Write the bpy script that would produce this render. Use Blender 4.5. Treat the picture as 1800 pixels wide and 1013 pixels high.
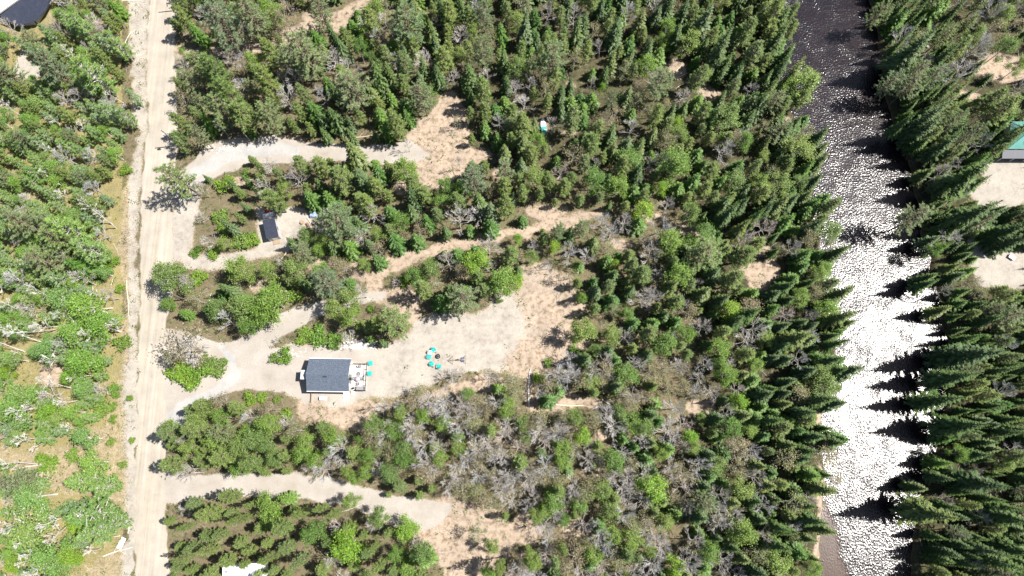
import bpy, math, random
import numpy as np
from mathutils import Vector, Matrix
R = math.radians
random.seed(11); rng = np.random.default_rng(11)
C = bpy.context.scene
for o in list(bpy.data.objects): bpy.data.objects.remove(o)

# ---------------------------------------------------------------- camera, sky, sun, exposure
FPX, H, TILT = 1216.0, 150.0, R(12.25)
cam = bpy.data.objects.new('camera', bpy.data.cameras.new('camera'))
C.collection.objects.link(cam)
cam.location = (0, 0, H); cam.rotation_euler = (TILT, 0, 0)
cam.data.sensor_width = 36; cam.data.lens = 36*FPX/1800
cam.data.clip_start = 1; cam.data.clip_end = 6000
C.camera = cam
SUN_EL, SUN_AZ = R(57), R(83.5)           # azimuth from +Y clockwise: the sun stands to the right
w = bpy.data.worlds.new('World'); C.world = w; w.use_nodes = True
nt = w.node_tree; nt.nodes.clear()
sky = nt.nodes.new('ShaderNodeTexSky'); sky.sky_type = 'NISHITA'; sky.sun_disc = False
sky.sun_elevation = SUN_EL; sky.sun_rotation = SUN_AZ
bg = nt.nodes.new('ShaderNodeBackground'); bg.inputs[1].default_value = 0.052
wo = nt.nodes.new('ShaderNodeOutputWorld')
nt.links.new(sky.outputs[0], bg.inputs[0]); nt.links.new(bg.outputs[0], wo.inputs[0])
sl = bpy.data.lights.new('sun', 'SUN'); sl.energy = 4.6; sl.angle = R(0.53); sl.color = (1, .955, .885)
so = bpy.data.objects.new('sun', sl); C.collection.objects.link(so)
sd = Vector((math.sin(SUN_AZ)*math.cos(SUN_EL), math.cos(SUN_AZ)*math.cos(SUN_EL), math.sin(SUN_EL)))
so.rotation_euler = sd.to_track_quat('Z', 'Y').to_euler(); so.location = (200, 0, 250)
C.view_settings.view_transform = 'Standard'; C.view_settings.look = 'None'
C.view_settings.exposure = 1.13; C.view_settings.gamma = 1
C.render.resolution_x = 1024; C.render.resolution_y = 576

# ---------------------------------------------------------------- picture <-> place
ct, st = math.cos(TILT), math.sin(TILT)
def P(px, py, z=0.0):
    dx, dy = (px-900)/FPX, -(py-506.5)/FPX
    X, Y, Z = dx, dy*ct+st, dy*st-ct
    k = (z-H)/Z
    return Vector((X*k, Y*k, z))
def proj(x, y, z=0.0):
    Z = z-H; yc = y*ct+Z*st; zc = -y*st+Z*ct
    return 900-FPX*x/zc, 506.5+FPX*yc/zc
def PT(s, dz=0): return [P(a, b, dz).xy for a, b in s]

def hash2(ix, iy, seed):
    h = (ix.astype(np.int64)*374761393 + iy.astype(np.int64)*668265263 + seed*974634777) & 0x7fffffff
    h = ((h ^ (h >> 13))*1274126177) & 0x7fffffff
    return ((h ^ (h >> 16)) & 0xffff)/65535.0
def vnoise(x, y, s, seed=0, octs=3):
    x = np.asarray(x, float)/s; y = np.asarray(y, float)/s
    out = 0; amp = 1; tot = 0
    for k in range(octs):
        ix, iy = np.floor(x), np.floor(y); fx, fy = x-ix, y-iy
        fx = fx*fx*(3-2*fx); fy = fy*fy*(3-2*fy)
        a = hash2(ix, iy, seed+k); b = hash2(ix+1, iy, seed+k); c = hash2(ix, iy+1, seed+k); d = hash2(ix+1, iy+1, seed+k)
        out = out + amp*((a*(1-fx)+b*fx)*(1-fy)+(c*(1-fx)+d*fx)*fy)
        tot += amp; amp *= .5; x = x*2.03; y = y*2.03
    return out/tot
def inpoly(x, y, poly):
    x = np.asarray(x, float); y = np.asarray(y, float)
    r = np.zeros(x.shape, bool); n = len(poly)
    for i in range(n):
        x0, y0 = poly[i]; x1, y1 = poly[(i+1) % n]
        if y0 == y1: continue
        c = ((y0 > y) != (y1 > y)) & (x < (x1-x0)*(y-y0)/(y1-y0)+x0)
        r ^= c
    return r
def segdist(x, y, pts, w):
    """min over a polyline of distance - halfwidth"""
    best = np.full(np.shape(x), 1e9)
    for i in range(len(pts)-1):
        ax, ay = pts[i]; bx, by = pts[i+1]; wa, wb = w[i], w[i+1]
        dx, dy = bx-ax, by-ay; L = dx*dx+dy*dy
        t = np.clip(((x-ax)*dx+(y-ay)*dy)/L, 0, 1)
        d = np.hypot(x-ax-t*dx, y-ay-t*dy)-(wa+(wb-wa)*t)
        best = np.minimum(best, d)
    return best

# ---------------------------------------------------------------- plan of the place (traced on the ground)
ROAD = PT([(290,-60),(262,-60),(262,0),(258,100),(262,200),(250,320),(246,430),(246,520),(243,620),(240,740),(237,850),(237,1013),(236,1080),
           (300,1080),(297,1013),(292,900),(290,850),(294,800),(293,750),(290,650),(294,560),(302,520),(306,450),(302,350),(312,260),(310,170),(306,100),(310,0),(310,-60)])
DRIVE_UP = PT([(300,320),(334,292),(356,262),(396,244),(440,242),(480,238),(530,250),(600,254),(660,256),(720,246),(740,262),(760,272),(728,284),
               (660,288),(600,284),(540,284),(500,288),(470,288),(430,292),(395,304),(365,318),(338,332),(300,350)])
DRIVE_MAIN = PT([(285,575),(318,582),(350,590),(395,604),(440,588),(480,560),(520,538),(560,528),(610,520),(640,516),(668,512),(690,520),(640,536),(580,548),
                 (540,568),(500,590),(470,616),(520,608),(620,612),(660,622),(660,690),(600,700),(540,700),(500,690),(440,684),(400,690),(350,705),(320,735),(285,745)])
PATH_MID = [(655,505),(662,482),(690,462),(740,447),(800,432),(860,422),(905,410),(960,394),(1010,384),(1055,376)]
DRIVE_LOW = PT([(285,826),(320,836),(380,832),(440,830),(520,834),(580,840),(640,856),(700,870),(760,880),(800,892),(760,930),(700,926),(650,904),(600,886),(540,876),(460,872),(380,874),(320,880),(285,886)])
CLEAR_END = PT([(690,262),(716,232),(742,206),(764,188),(784,160),(806,168),(822,200),(824,232),(832,260),(872,268),(862,286),(826,300),(806,318),(772,332),(738,328),(730,300),(700,285)])
YARD = PT([(470,614),(520,604),(640,606),(700,604),(740,560),(776,548),(830,556),(872,522),(900,500),(924,470),(960,460),(1000,490),(990,520),(975,560),(962,600),(940,640),(922,655),(860,650),(800,658),(740,680),(660,702),(600,716),(540,708),(500,694)])
LOW_CLEAR = PT([(690,884),(730,880),(790,872),(850,882),(890,905),(905,930),(880,960),(860,990),(850,1013),(840,1050),(780,1050),(772,1000),(750,970),(730,930),(700,912)])
SHED_YARD = PT([(448,372),(470,362),(500,358),(535,362),(552,372),(552,400),(530,412),(512,424),(510,440),(480,452),(440,462),(400,474),(340,480),(318,472),(330,452),(400,448),(440,440),(452,424),(450,400)])
SOUTH_CLEAR = PT([(520,700),(600,712),(680,706),(760,684),(830,664),(900,660),(880,680),(780,690),(700,712),(660,730),(640,760),(600,752),(560,740),(520,735)])
EAST_YARD = PT([(1722,282),(1760,272),(1830,268),(1830,352),(1790,362),(1752,372),(1720,366),(1700,340),(1728,320)])
EAST_YARD2 = PT([(1700,410),(1728,392),(1752,400),(1790,440),(1830,450),(1830,500),(1770,506),(1722,504),(1704,470)])
ISLAND_DIRT = PT([(640,510),(700,505),(745,525),(750,560),(720,575),(690,545),(650,532)])
VERGE_R = PT([(302,330),(330,312),(350,330),(345,380),(338,430),(318,460),(300,470)])
SCRUB = PT([(880,478),(930,460),(1000,480),(1010,540),(1000,640),(930,680),(880,640),(905,600),(930,560),(900,520)])
VERGE_L = PT([(216,-40),(262,-40),(262,200),(250,320),(246,430),(246,520),(240,740),(237,1060),(120,1060),(150,1000),(222,950),(214,900),(150,880),(108,874),(60,846),(0,812),(-40,806),(-40,778),(10,780),(62,792),(120,782),(176,746),(196,704),(206,660),(214,600),(220,560),(216,500),(206,450),(216,390),(214,330),(228,300),(240,250),(232,180),(226,110),(222,60)])
LANE_TOP = [(312,92),(380,92),(440,84),(480,78),(525,62),(560,40),(600,22),(650,4),(700,-20)]
NW_YARD = PT([(-30,-30),(108,-30),(104,4),(88,44),(60,58),(30,54),(-30,30)])
NW_SAND = PT([(22,118),(34,80),(50,86),(44,104),(66,118),(72,134),(50,146),(26,132)])
RIVER = PT([(1378,-60),(1384,0),(1380,60),(1368,130),(1392,190),(1418,240),(1426,300),(1436,370),(1446,440),(1452,500),(1466,560),(1472,610),(1470,650),(1456,690),(1450,740),(1452,800),(1456,850),(1450,900),(1442,960),(1440,1013),(1438,1080),
            (1612,1080),(1610,1013),(1622,900),(1650,800),(1672,700),(1668,600),(1646,500),(1626,400),(1608,310),(1578,240),(1558,160),(1547,60),(1530,0),(1520,-60)])
PATCHES = [(1000,232,14,6),(1010,150,8,6),(1190,120,18,18),(1245,160,20,12),(1150,385,30,10),(1215,400,40,10),(1335,480,34,18),(1345,445,20,9),(1340,505,20,9),
           (975,510,30,30),(960,370,40,12),(1000,540,26,26),(1010,600,30,16),(1230,712,22,10),(1000,712,60,12),(930,684,9,36),(955,225,9,16),(880,305,16,10),(1390,210,8,6),(1240,60,12,6),(860,950,40,40),
           (920,930,30,20),(1720,850,26,18),(1650,840,8,8),(1618,50,18,10),(1760,120,50,30),(1700,170,26,12),(1445,740,6,24),(1445,880,8,60),(1440,960,8,40),(640,475,30,20),
           (1040,830,20,10),(1000,930,26,18),(1060,770,18,8),(590,36,30,18),(420,320,30,10),(560,460,30,12),(460,505,16,10),(480,250,60,12),(700,330,14,10),(545,30,12,12),
           (955,600,40,40),(900,560,20,30),(1090,430,18,12),(820,480,14,10),(70,840,20,10),(90,655,20,22),(1225,560,16,8),(760,240,50,20)]

def masks(x, y):
    """soft weights of what covers the ground at x, y (metres)"""
    x = np.asarray(x, float); y = np.asarray(y, float)
    wx = x+(vnoise(x, y, 3.2, 5)-.5)*3.2+(vnoise(x, y, .9, 8, 2)-.5)*1.0
    wy = y+(vnoise(x, y, 3.2, 6)-.5)*3.2+(vnoise(x, y, .9, 9, 2)-.5)*1.0
    wr = x+(vnoise(x, y, 2.2, 15)-.5)*1.3; wyr = y+(vnoise(x, y, 2.2, 16)-.5)*1.3
    m = {}
    m['road'] = inpoly(wr, wyr, ROAD)
    m['drive'] = inpoly(wr, wyr, DRIVE_UP) | inpoly(wr, wyr, DRIVE_MAIN) | inpoly(wr, wyr, DRIVE_LOW)
    pm = [P(a, b).xy for a, b in PATH_MID]; m['path'] = segdist(wx, wy, pm, [1.6]*5+[1.1]*5) < 0
    lt = [P(a, b).xy for a, b in LANE_TOP]
    m['lane'] = segdist(wx, wy, lt, [1.6]*9) < 0
    m['sand'] = inpoly(wx, wy, YARD) | inpoly(wx, wy, SHED_YARD) | inpoly(wx, wy, VERGE_R) | inpoly(wx, wy, NW_SAND) | inpoly(wx, wy, EAST_YARD2) | inpoly(wx, wy, EAST_YARD) | inpoly(wx, wy, DRIVE_LOW)
    m['pink'] = inpoly(wx, wy, CLEAR_END) | inpoly(wx, wy, LOW_CLEAR) | inpoly(wx, wy, SOUTH_CLEAR) | inpoly(wx, wy, ISLAND_DIRT) | m['lane']
    m['verge'] = inpoly(wx, wy, VERGE_L)
    m['scrub'] = inpoly(wx, wy, SCRUB)
    m['nw'] = inpoly(wx, wy, NW_YARD)
    m['grey'] = (segdist(wr, wyr, PT([(296,748),(328,716),(380,690),(414,658),(408,630),(385,606)]), [2.0,1.8,1.2,1.1,.9,.5]) < 0) | (segdist(wr, wyr, PT([(345,305),(400,272),(470,262),(520,265)]), [1.5,1.8,1.6,1.0]) < 0)
    m['patch'] = np.zeros(x.shape, bool)
    for a, b, rx, ry in PATCHES:
        c = P(a, b); m['patch'] |= ((wx-c.x)/(rx/7.6))**2+((wy-c.y)/(ry/7.2))**2 < 1
    m['river'] = inpoly(x+(vnoise(x, y, 4, 25)-.5)*3, y, RIVER)
    return m
_gx = np.arange(-160, 160.1, .5); _gy = np.arange(-60, 150.1, .5); _X, _Y = np.meshgrid(_gx, _gy); _m = masks(_X, _Y)
OPEN = _m['road'] | _m['drive'] | _m['path'] | _m['sand'] | _m['pink'] | _m['verge'] | _m['nw'] | _m['patch']
def open_ground(x, y):
    i, j = int(round((y+60)*2)), int(round((x+160)*2))
    return 0 <= i < OPEN.shape[0] and 0 <= j < OPEN.shape[1] and bool(OPEN[i, j])
def height(x, y):
    return (vnoise(x, y, 14, 40)-.5)*0.5
def ground_z(x, y): return float(height(np.array([x]), np.array([y]))[0])
def PG(px, py): 
    p = P(px, py); p.z = ground_z(p.x, p.y); return p

# ---------------------------------------------------------------- helpers
def link(o): C.collection.objects.link(o); return o
def tag(o, label=None, cat=None, group=None, kind=None):
    if label: o['label'] = label
    if cat: o['category'] = cat
    if group: o['group'] = group
    if kind: o['kind'] = kind
    return o
def empty(name, loc, rz=0, label=None, cat=None, group=None):
    o = bpy.data.objects.new(name, None); link(o); o.location = loc; o.rotation_euler = (0, 0, rz)
    o.empty_display_size = .3
    return tag(o, label, cat, group)
class MB:
    def __init__(s): s.v = []; s.f = []; s.m = []
    def face(s, pts, mi=0):
        n = len(s.v); s.v.extend([tuple(p) for p in pts]); s.f.append(tuple(range(n, n+len(pts)))); s.m.append(mi)
    def box(s, x0, x1, y0, y1, z0, z1, rz=0, at=(0,0,0), mi=0, tilt=None):
        n = len(s.v); M = Matrix.Translation(at) @ Matrix.Rotation(rz, 4, 'Z')
        if tilt: M = M @ Matrix.Rotation(tilt[0], 4, tilt[1])
        for x, y, z in ((x0,y0,z0),(x1,y0,z0),(x1,y1,z0),(x0,y1,z0),(x0,y0,z1),(x1,y0,z1),(x1,y1,z1),(x0,y1,z1)):
            s.v.append(tuple(M @ Vector((x, y, z))))
        for f in ((0,3,2,1),(4,5,6,7),(0,1,5,4),(1,2,6,5),(2,3,7,6),(3,0,4,7)):
            s.f.append(tuple(n+i for i in f)); s.m.append(mi)
    def tube(s, pts, rad, n=6, mi=0, cap=True):
        pts = [Vector(p) for p in pts]; k0 = len(s.v)
        if not hasattr(rad, '__len__'): rad = [rad]*len(pts)
        for i, p in enumerate(pts):
            d = (pts[min(i+1, len(pts)-1)]-pts[max(i-1, 0)]).normalized()
            a = d.orthogonal().normalized(); b = d.cross(a)
            for j in range(n):
                t = 2*math.pi*j/n; s.v.append(tuple(p+(a*math.cos(t)+b*math.sin(t))*rad[i]))
        for i in range(len(pts)-1):
            for j in range(n):
                s.f.append((k0+i*n+j, k0+i*n+(j+1) % n, k0+(i+1)*n+(j+1) % n, k0+(i+1)*n+j)); s.m.append(mi)
        if cap and n > 2:
            s.f.append(tuple(k0+j for j in reversed(range(n)))); s.m.append(mi)
            s.f.append(tuple(k0+(len(pts)-1)*n+j for j in range(n))); s.m.append(mi)
    def lathe(s, prof, n=16, at=(0,0,0), mi=0):
        k0 = len(s.v)
        for r, z in prof:
            for j in range(n):
                t = 2*math.pi*j/n; s.v.append((at[0]+r*math.cos(t), at[1]+r*math.sin(t), at[2]+z))
        for i in range(len(prof)-1):
            for j in range(n):
                s.f.append((k0+i*n+j, k0+i*n+(j+1) % n, k0+(i+1)*n+(j+1) % n, k0+(i+1)*n+j)); s.m.append(mi)
        s.f.append(tuple(k0+(len(prof)-1)*n+j for j in range(n))); s.m.append(mi)
    def mesh(s, name, mats, smooth=False):
        me = bpy.data.meshes.new(name); me.from_pydata(s.v, [], s.f)
        for m in (mats if isinstance(mats, (list, tuple)) else [mats]): me.materials.append(m)
        if any(s.m): me.polygons.foreach_set('material_index', s.m)
        if smooth: me.polygons.foreach_set('use_smooth', [True]*len(s.f))
        me.update(); return me
    def build(s, name, mats, parent=None, smooth=False, **kw):
        o = bpy.data.objects.new(name, s.mesh(name, mats, smooth)); link(o)
        if parent: o.parent = parent
        return tag(o, **kw)
def copy_thing(o, parent=None):
    c = o.copy(); link(c); c.parent = parent
    for ch in o.children: copy_thing(ch, c)
    return c

# ---------------------------------------------------------------- materials
def mat(name, col, rough=.8, var=.15, scale=6.0, metal=0, bump=0.0, spec=.3, col2=None):
    m = bpy.data.materials.new(name); m.use_nodes = True; t = m.node_tree; b = t.nodes['Principled BSDF']
    b.inputs['Roughness'].default_value = rough; b.inputs['Metallic'].default_value = metal
    b.inputs['Specular IOR Level'].default_value = spec
    tc = t.nodes.new('ShaderNodeTexCoord'); n = t.nodes.new('ShaderNodeTexNoise')
    n.inputs['Scale'].default_value = scale; n.inputs['Detail'].default_value = 6
    t.links.new(tc.outputs['Object'], n.inputs['Vector'])
    r = t.nodes.new('ShaderNodeValToRGB'); r.color_ramp.elements[0].position = .3; r.color_ramp.elements[1].position = .7
    lo = tuple(c*(1-var) for c in col); hi = tuple(min(1, c*(1+var)) for c in (col2 or col))
    r.color_ramp.elements[0].color = (*lo, 1); r.color_ramp.elements[1].color = (*hi, 1)
    t.links.new(n.outputs['Fac'], r.inputs[0]); t.links.new(r.outputs[0], b.inputs['Base Color'])
    if bump:
        bp = t.nodes.new('ShaderNodeBump'); bp.inputs['Strength'].default_value = bump; bp.inputs['Distance'].default_value = .05
        t.links.new(n.outputs['Fac'], bp.inputs['Height']); t.links.new(bp.outputs[0], b.inputs['Normal'])
    return m
def leaf_mat(name, cols, sat_jit=.0, trans=.28, val=.5):
    """cols: ramp of crown colours, one picked per tree; each leaf clump varies in tone"""
    m = bpy.data.materials.new(name); m.use_nodes = True; t = m.node_tree; t.nodes.clear()
    out = t.nodes.new('ShaderNodeOutputMaterial')
    oi = t.nodes.new('ShaderNodeObjectInfo'); r = t.nodes.new('ShaderNodeValToRGB')
    el = r.color_ramp.elements
    while len(el) < len(cols): el.new(.5)
    for i, c in enumerate(cols): el[i].position = i/(len(cols)-1); el[i].color = (*c, 1)
    t.links.new(oi.outputs['Random'], r.inputs[0])
    ge = t.nodes.new('ShaderNodeNewGeometry')
    mr = t.nodes.new('ShaderNodeMapRange'); mr.inputs['To Min'].default_value = 1-val; mr.inputs['To Max'].default_value = 1+val
    t.links.new(ge.outputs['Random Per Island'], mr.inputs['Value'])
    hs = t.nodes.new('ShaderNodeHueSaturation'); t.links.new(r.outputs[0], hs.inputs['Color']); t.links.new(mr.outputs[0], hs.inputs['Value'])
    mu = t.nodes.new('ShaderNodeMath'); mu.operation = 'MULTIPLY'; mu.inputs[1].default_value = 7.13
    fr = t.nodes.new('ShaderNodeMath'); fr.operation = 'FRACT'
    t.links.new(ge.outputs['Random Per Island'], mu.inputs[0]); t.links.new(mu.outputs[0], fr.inputs[0])
    mh = t.nodes.new('ShaderNodeMapRange'); mh.inputs['To Min'].default_value = .485; mh.inputs['To Max'].default_value = .515
    t.links.new(fr.outputs[0], mh.inputs['Value']); t.links.new(mh.outputs[0], hs.inputs['Hue'])
    d = t.nodes.new('ShaderNodeBsdfDiffuse'); tr = t.nodes.new('ShaderNodeBsdfTranslucent'); g = t.nodes.new('ShaderNodeBsdfGlossy')
    g.inputs['Roughness'].default_value = .5; g.inputs['Color'].default_value = (.6, .6, .6, 1)
    mx = t.nodes.new('ShaderNodeMixShader'); mx.inputs[0].default_value = trans
    mg = t.nodes.new('ShaderNodeMixShader'); mg.inputs[0].default_value = .04
    t.links.new(hs.outputs[0], d.inputs[0]); t.links.new(hs.outputs[0], tr.inputs[0])
    t.links.new(d.outputs[0], mx.inputs[1]); t.links.new(tr.outputs[0], mx.inputs[2])
    t.links.new(mx.outputs[0], mg.inputs[1]); t.links.new(g.outputs[0], mg.inputs[2]); t.links.new(mg.outputs[0], out.inputs[0])
    return m
M = {}
M['spruce'] = leaf_mat('spruce_needles', [(.045,.085,.022),(.08,.135,.028),(.06,.105,.032),(.13,.165,.04),(.055,.10,.022),(.095,.14,.055)], trans=.12)
M['fir'] = leaf_mat('fir_needles', [(.07,.155,.03),(.10,.195,.035),(.14,.235,.04)])
M['pine'] = leaf_mat('pine_needles', [(.15,.21,.11),(.13,.21,.07),(.19,.24,.11),(.17,.25,.07)])
M['jack'] = leaf_mat('jack_pine_needles', [(.115,.18,.045),(.18,.24,.055),(.135,.19,.065)])
M['leaf'] = leaf_mat('spring_leaves', [(.11,.205,.035),(.165,.27,.04),(.20,.27,.06),(.125,.205,.05)], trans=.35)
M['bright'] = leaf_mat('fresh_bright_leaves', [(.17,.32,.03),(.22,.34,.03)], trans=.4)
M['bud'] = leaf_mat('opening_buds', [(.20,.20,.08),(.22,.18,.10),(.17,.20,.07)], trans=.3)
M['lichen'] = leaf_mat('grey_twigs', [(.44,.41,.38),(.56,.53,.49),(.46,.46,.47),(.48,.41,.36)], trans=.1, val=.3)
M['shrub'] = leaf_mat('shrub_leaves', [(.12,.23,.03),(.18,.29,.03),(.14,.21,.05)], trans=.35)
M['bark'] = mat('conifer_bark', (.16,.12,.09), .95, .3, 8)
M['greybark'] = mat('grey_bark', (.40,.37,.34), .9, .25, 8)
M['birch'] = mat('white_birch_bark', (.60,.575,.535), .8, .25, 5)
M['log'] = mat('bleached_log', (.68,.58,.46), .85, .2, 6)
M['roof'] = mat('slate_grey_shingles', (.085,.105,.14), .9, .45, 5, bump=.3)
M['siding'] = mat('pale_siding', (.60,.58,.54), .7, .06, 3)
M['darkmetal'] = mat('dark_roof_metal', (.03,.035,.055), .5, .2, 2)
M['white'] = mat('white_paint', (.78,.78,.78), .5, .06, 4)
M['deck'] = mat('pale_deck_boards', (.50,.48,.45), .8, .08, 10)
M['teal'] = mat('turquoise_plastic', (.02,.42,.38), .45, .08, 5)
M['black'] = mat('black_metal', (.02,.02,.022), .5, .2, 6)
M['grey'] = mat('grey_wicker', (.22,.22,.24), .8, .25, 20)
M['lightgrey'] = mat('light_grey_plastic', (.45,.45,.47), .6, .1, 8)
M['glass'] = mat('window_glass', (.03,.04,.05), .08, .1, 3, spec=.6)
M['pink'] = mat('pink_cushion', (.65,.42,.46), .8, .1, 8)
M['wood'] = mat('weathered_wood', (.30,.22,.15), .85, .25, 6)
M['polewood'] = mat('grey_pole_wood', (.20,.17,.14), .9, .2, 5)
M['blue'] = mat('blue_tarp', (.28,.36,.48), .5, .3, 3)
M['red'] = mat('faded_red_plastic', (.5,.07,.09), .5, .2, 4)
M['tealroof'] = mat('teal_metal_roof', (.10,.27,.24), .5, .12, .6)
M['cream'] = mat('cream_roof', (.75,.68,.56), .7, .08, 2)
M['rock'] = mat('pale_rock', (.62,.58,.54), .9, .25, 3, bump=.3)
M['rust'] = mat('rusty_scrap', (.22,.11,.06), .8, .4, 3)
M['slate'] = mat('purple_blue_seat', (.10,.10,.26), .6, .2, 6)
M['rubber'] = mat('tyre_rubber', (.02,.02,.02), .9, .2, 6)

def ground_mat():
    m = bpy.data.materials.new('ground_cover'); m.use_nodes = True; t = m.node_tree; b = t.nodes['Principled BSDF']
    b.inputs['Roughness'].default_value = 1; b.inputs['Specular IOR Level'].default_value = .1
    L = t.links.new
    tc = t.nodes.new('ShaderNodeTexCoord')
    def noise(scale, det=8, rough=.6, off=0, sc=None):
        mp = t.nodes.new('ShaderNodeMapping'); mp.inputs['Location'].default_value = (off, off*1.7, 0)
        if sc: mp.inputs['Scale'].default_value = sc
        L(tc.outputs['Object'], mp.inputs[0])
        n = t.nodes.new('ShaderNodeTexNoise'); n.inputs['Scale'].default_value = scale; n.inputs['Detail'].default_value = det
        n.inputs['Roughness'].default_value = rough; L(mp.outputs[0], n.inputs['Vector']); return n.outputs['Fac']
    def ramp(src, stops):
        r = t.nodes.new('ShaderNodeValToRGB'); el = r.color_ramp.elements
        while len(el) < len(stops): el.new(.5)
        for i, (p, c) in enumerate(stops): el[i].position = p; el[i].color = (*c, 1)
        L(src, r.inputs[0]); return r.outputs[0]
    def mix(f, a, bb):
        x = t.nodes.new('ShaderNodeMix'); x.data_type = 'RGBA'; L(f, x.inputs[0])
        L(a, x.inputs[6]); L(bb, x.inputs[7]); return x.outputs[2]
    n1 = noise(.9, 10, .7); n2 = noise(3.2, 8, .75, 11); n3 = noise(.22, 5, .6, 31); n4 = noise(9, 4, .7, 51)
    def soft(chan, wob=.75, nz=n2):
        # mask + (noise-.5)*wob, sharpened
        a = t.nodes.new('ShaderNodeMath'); a.operation = 'MULTIPLY_ADD'; L(nz, a.inputs[0]); a.inputs[1].default_value = wob; a.inputs[2].default_value = -.5*wob
        s = t.nodes.new('ShaderNodeMath'); s.operation = 'ADD'; L(a.outputs[0], s.inputs[0]); L(chan, s.inputs[1])
        r = t.nodes.new('ShaderNodeMapRange'); r.interpolation_type = 'SMOOTHSTEP'
        r.inputs['From Min'].default_value = .3; r.inputs['From Max'].default_value = .7; L(s.outputs[0], r.inputs[0]); return r.outputs[0]
    def attr(n):
        a = t.nodes.new('ShaderNodeAttribute'); a.attribute_name = n
        s = t.nodes.new('ShaderNodeSeparateColor'); L(a.outputs['Color'], s.inputs[0]); return list(s.outputs)+[a.outputs['Alpha']]
    A, B = attr('cover_a'), attr('cover_b')
    forest = ramp(n1, [(.30,(.035,.045,.018)),(.42,(.085,.085,.045)),(.52,(.17,.13,.09)),(.62,(.09,.115,.04)),(.78,(.26,.21,.155))])
    pink = ramp(n1, [(.30,(.12,.095,.06)),(.42,(.24,.185,.135)),(.5,(.34,.27,.21)),(.6,(.39,.315,.25)),(.72,(.26,.22,.14)),(.82,(.45,.40,.335))])
    sand = mix(ramp(n3, [(.42,(0,0,0)),(.62,(1,1,1))]), ramp(n1, [(.28,(0.207,0.176,0.141)),(.42,(0.313,0.282,0.243)),(.56,(0.368,0.337,0.302)),(.75,(0.438,0.413,0.382))]), ramp(n2, [(.3,(0.251,0.230,0.192)),(.5,(0.352,0.328,0.293)),(.7,(0.421,0.400,0.372))]))
    gravel = mix(ramp(n3, [(.35,(0,0,0)),(.65,(1,1,1))]), ramp(n4, [(.28,(0.300,0.269,0.231)),(.5,(0.359,0.320,0.279)),(.72,(0.402,0.367,0.329))]), ramp(n2, [(.28,(0.277,0.256,0.235)),(.5,(0.341,0.320,0.299)),(.72,(0.387,0.366,0.346))]))
    streak = noise(1.0, 6, .6, 5, (1.3, .03, 1))
    road = ramp(streak, [(.32,(0.316,0.278,0.229)),(.5,(0.368,0.333,0.284)),(.68,(0.402,0.371,0.329))])
    grass = ramp(n2, [(.3,(.12,.12,.035)),(.45,(.21,.19,.075)),(.58,(.27,.22,.13)),(.75,(.36,.30,.21))])
    mud = ramp(n1, [(.3,(.10,.06,.035)),(.6,(.18,.11,.06))])
    c = forest
    c = mix(soft(B[3], 1.0), c, ramp(n1, [(.3,(.03,.038,.018)),(.5,(.065,.062,.035)),(.7,(.11,.09,.055))]))  # tree shade painted into the floor colour as a darker layer
    c = mix(soft(B[1], 1.3), c, grass)
    c = mix(soft(B[0], 1.3), c, pink)
    c = mix(soft(A[2], 1.25), c, sand)
    c = mix(soft(A[1], 1.1, n2), c, gravel)
    c = mix(soft(A[3], .8, n1), c, ramp(n4, [(.3,(.29,.285,.28)),(.5,(.36,.355,.35)),(.7,(.42,.41,.40))]))
    c = mix(soft(A[0], .4), c, road)
    c = mix(soft(B[2], .3), c, mud)
    c = mix(ramp(noise(.55, 9, .72, 77), [(.56,(0,0,0)),(.72,(.55,.55,.55))]), c, ramp(n2, [(.3,(.22,.18,.13)),(.7,(.34,.29,.23))]))
    # large patches and small speckles that belong to the soil itself
    sp = ramp(n3, [(.3,(.82,.82,.82)),(.7,(1.1,1.08,1.05))])
    x = t.nodes.new('ShaderNodeMix'); x.data_type = 'RGBA'; x.blend_type = 'MULTIPLY'; x.inputs[0].default_value = 1
    L(c, x.inputs[6]); L(sp, x.inputs[7]); L(x.outputs[2], b.inputs['Base Color'])
    bp = t.nodes.new('ShaderNodeBump'); bp.inputs['Strength'].default_value = .6; bp.inputs['Distance'].default_value = .12
    L(n2, bp.inputs['Height']); L(bp.outputs[0], b.inputs['Normal'])
    return m
M['ground'] = ground_mat()

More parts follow.
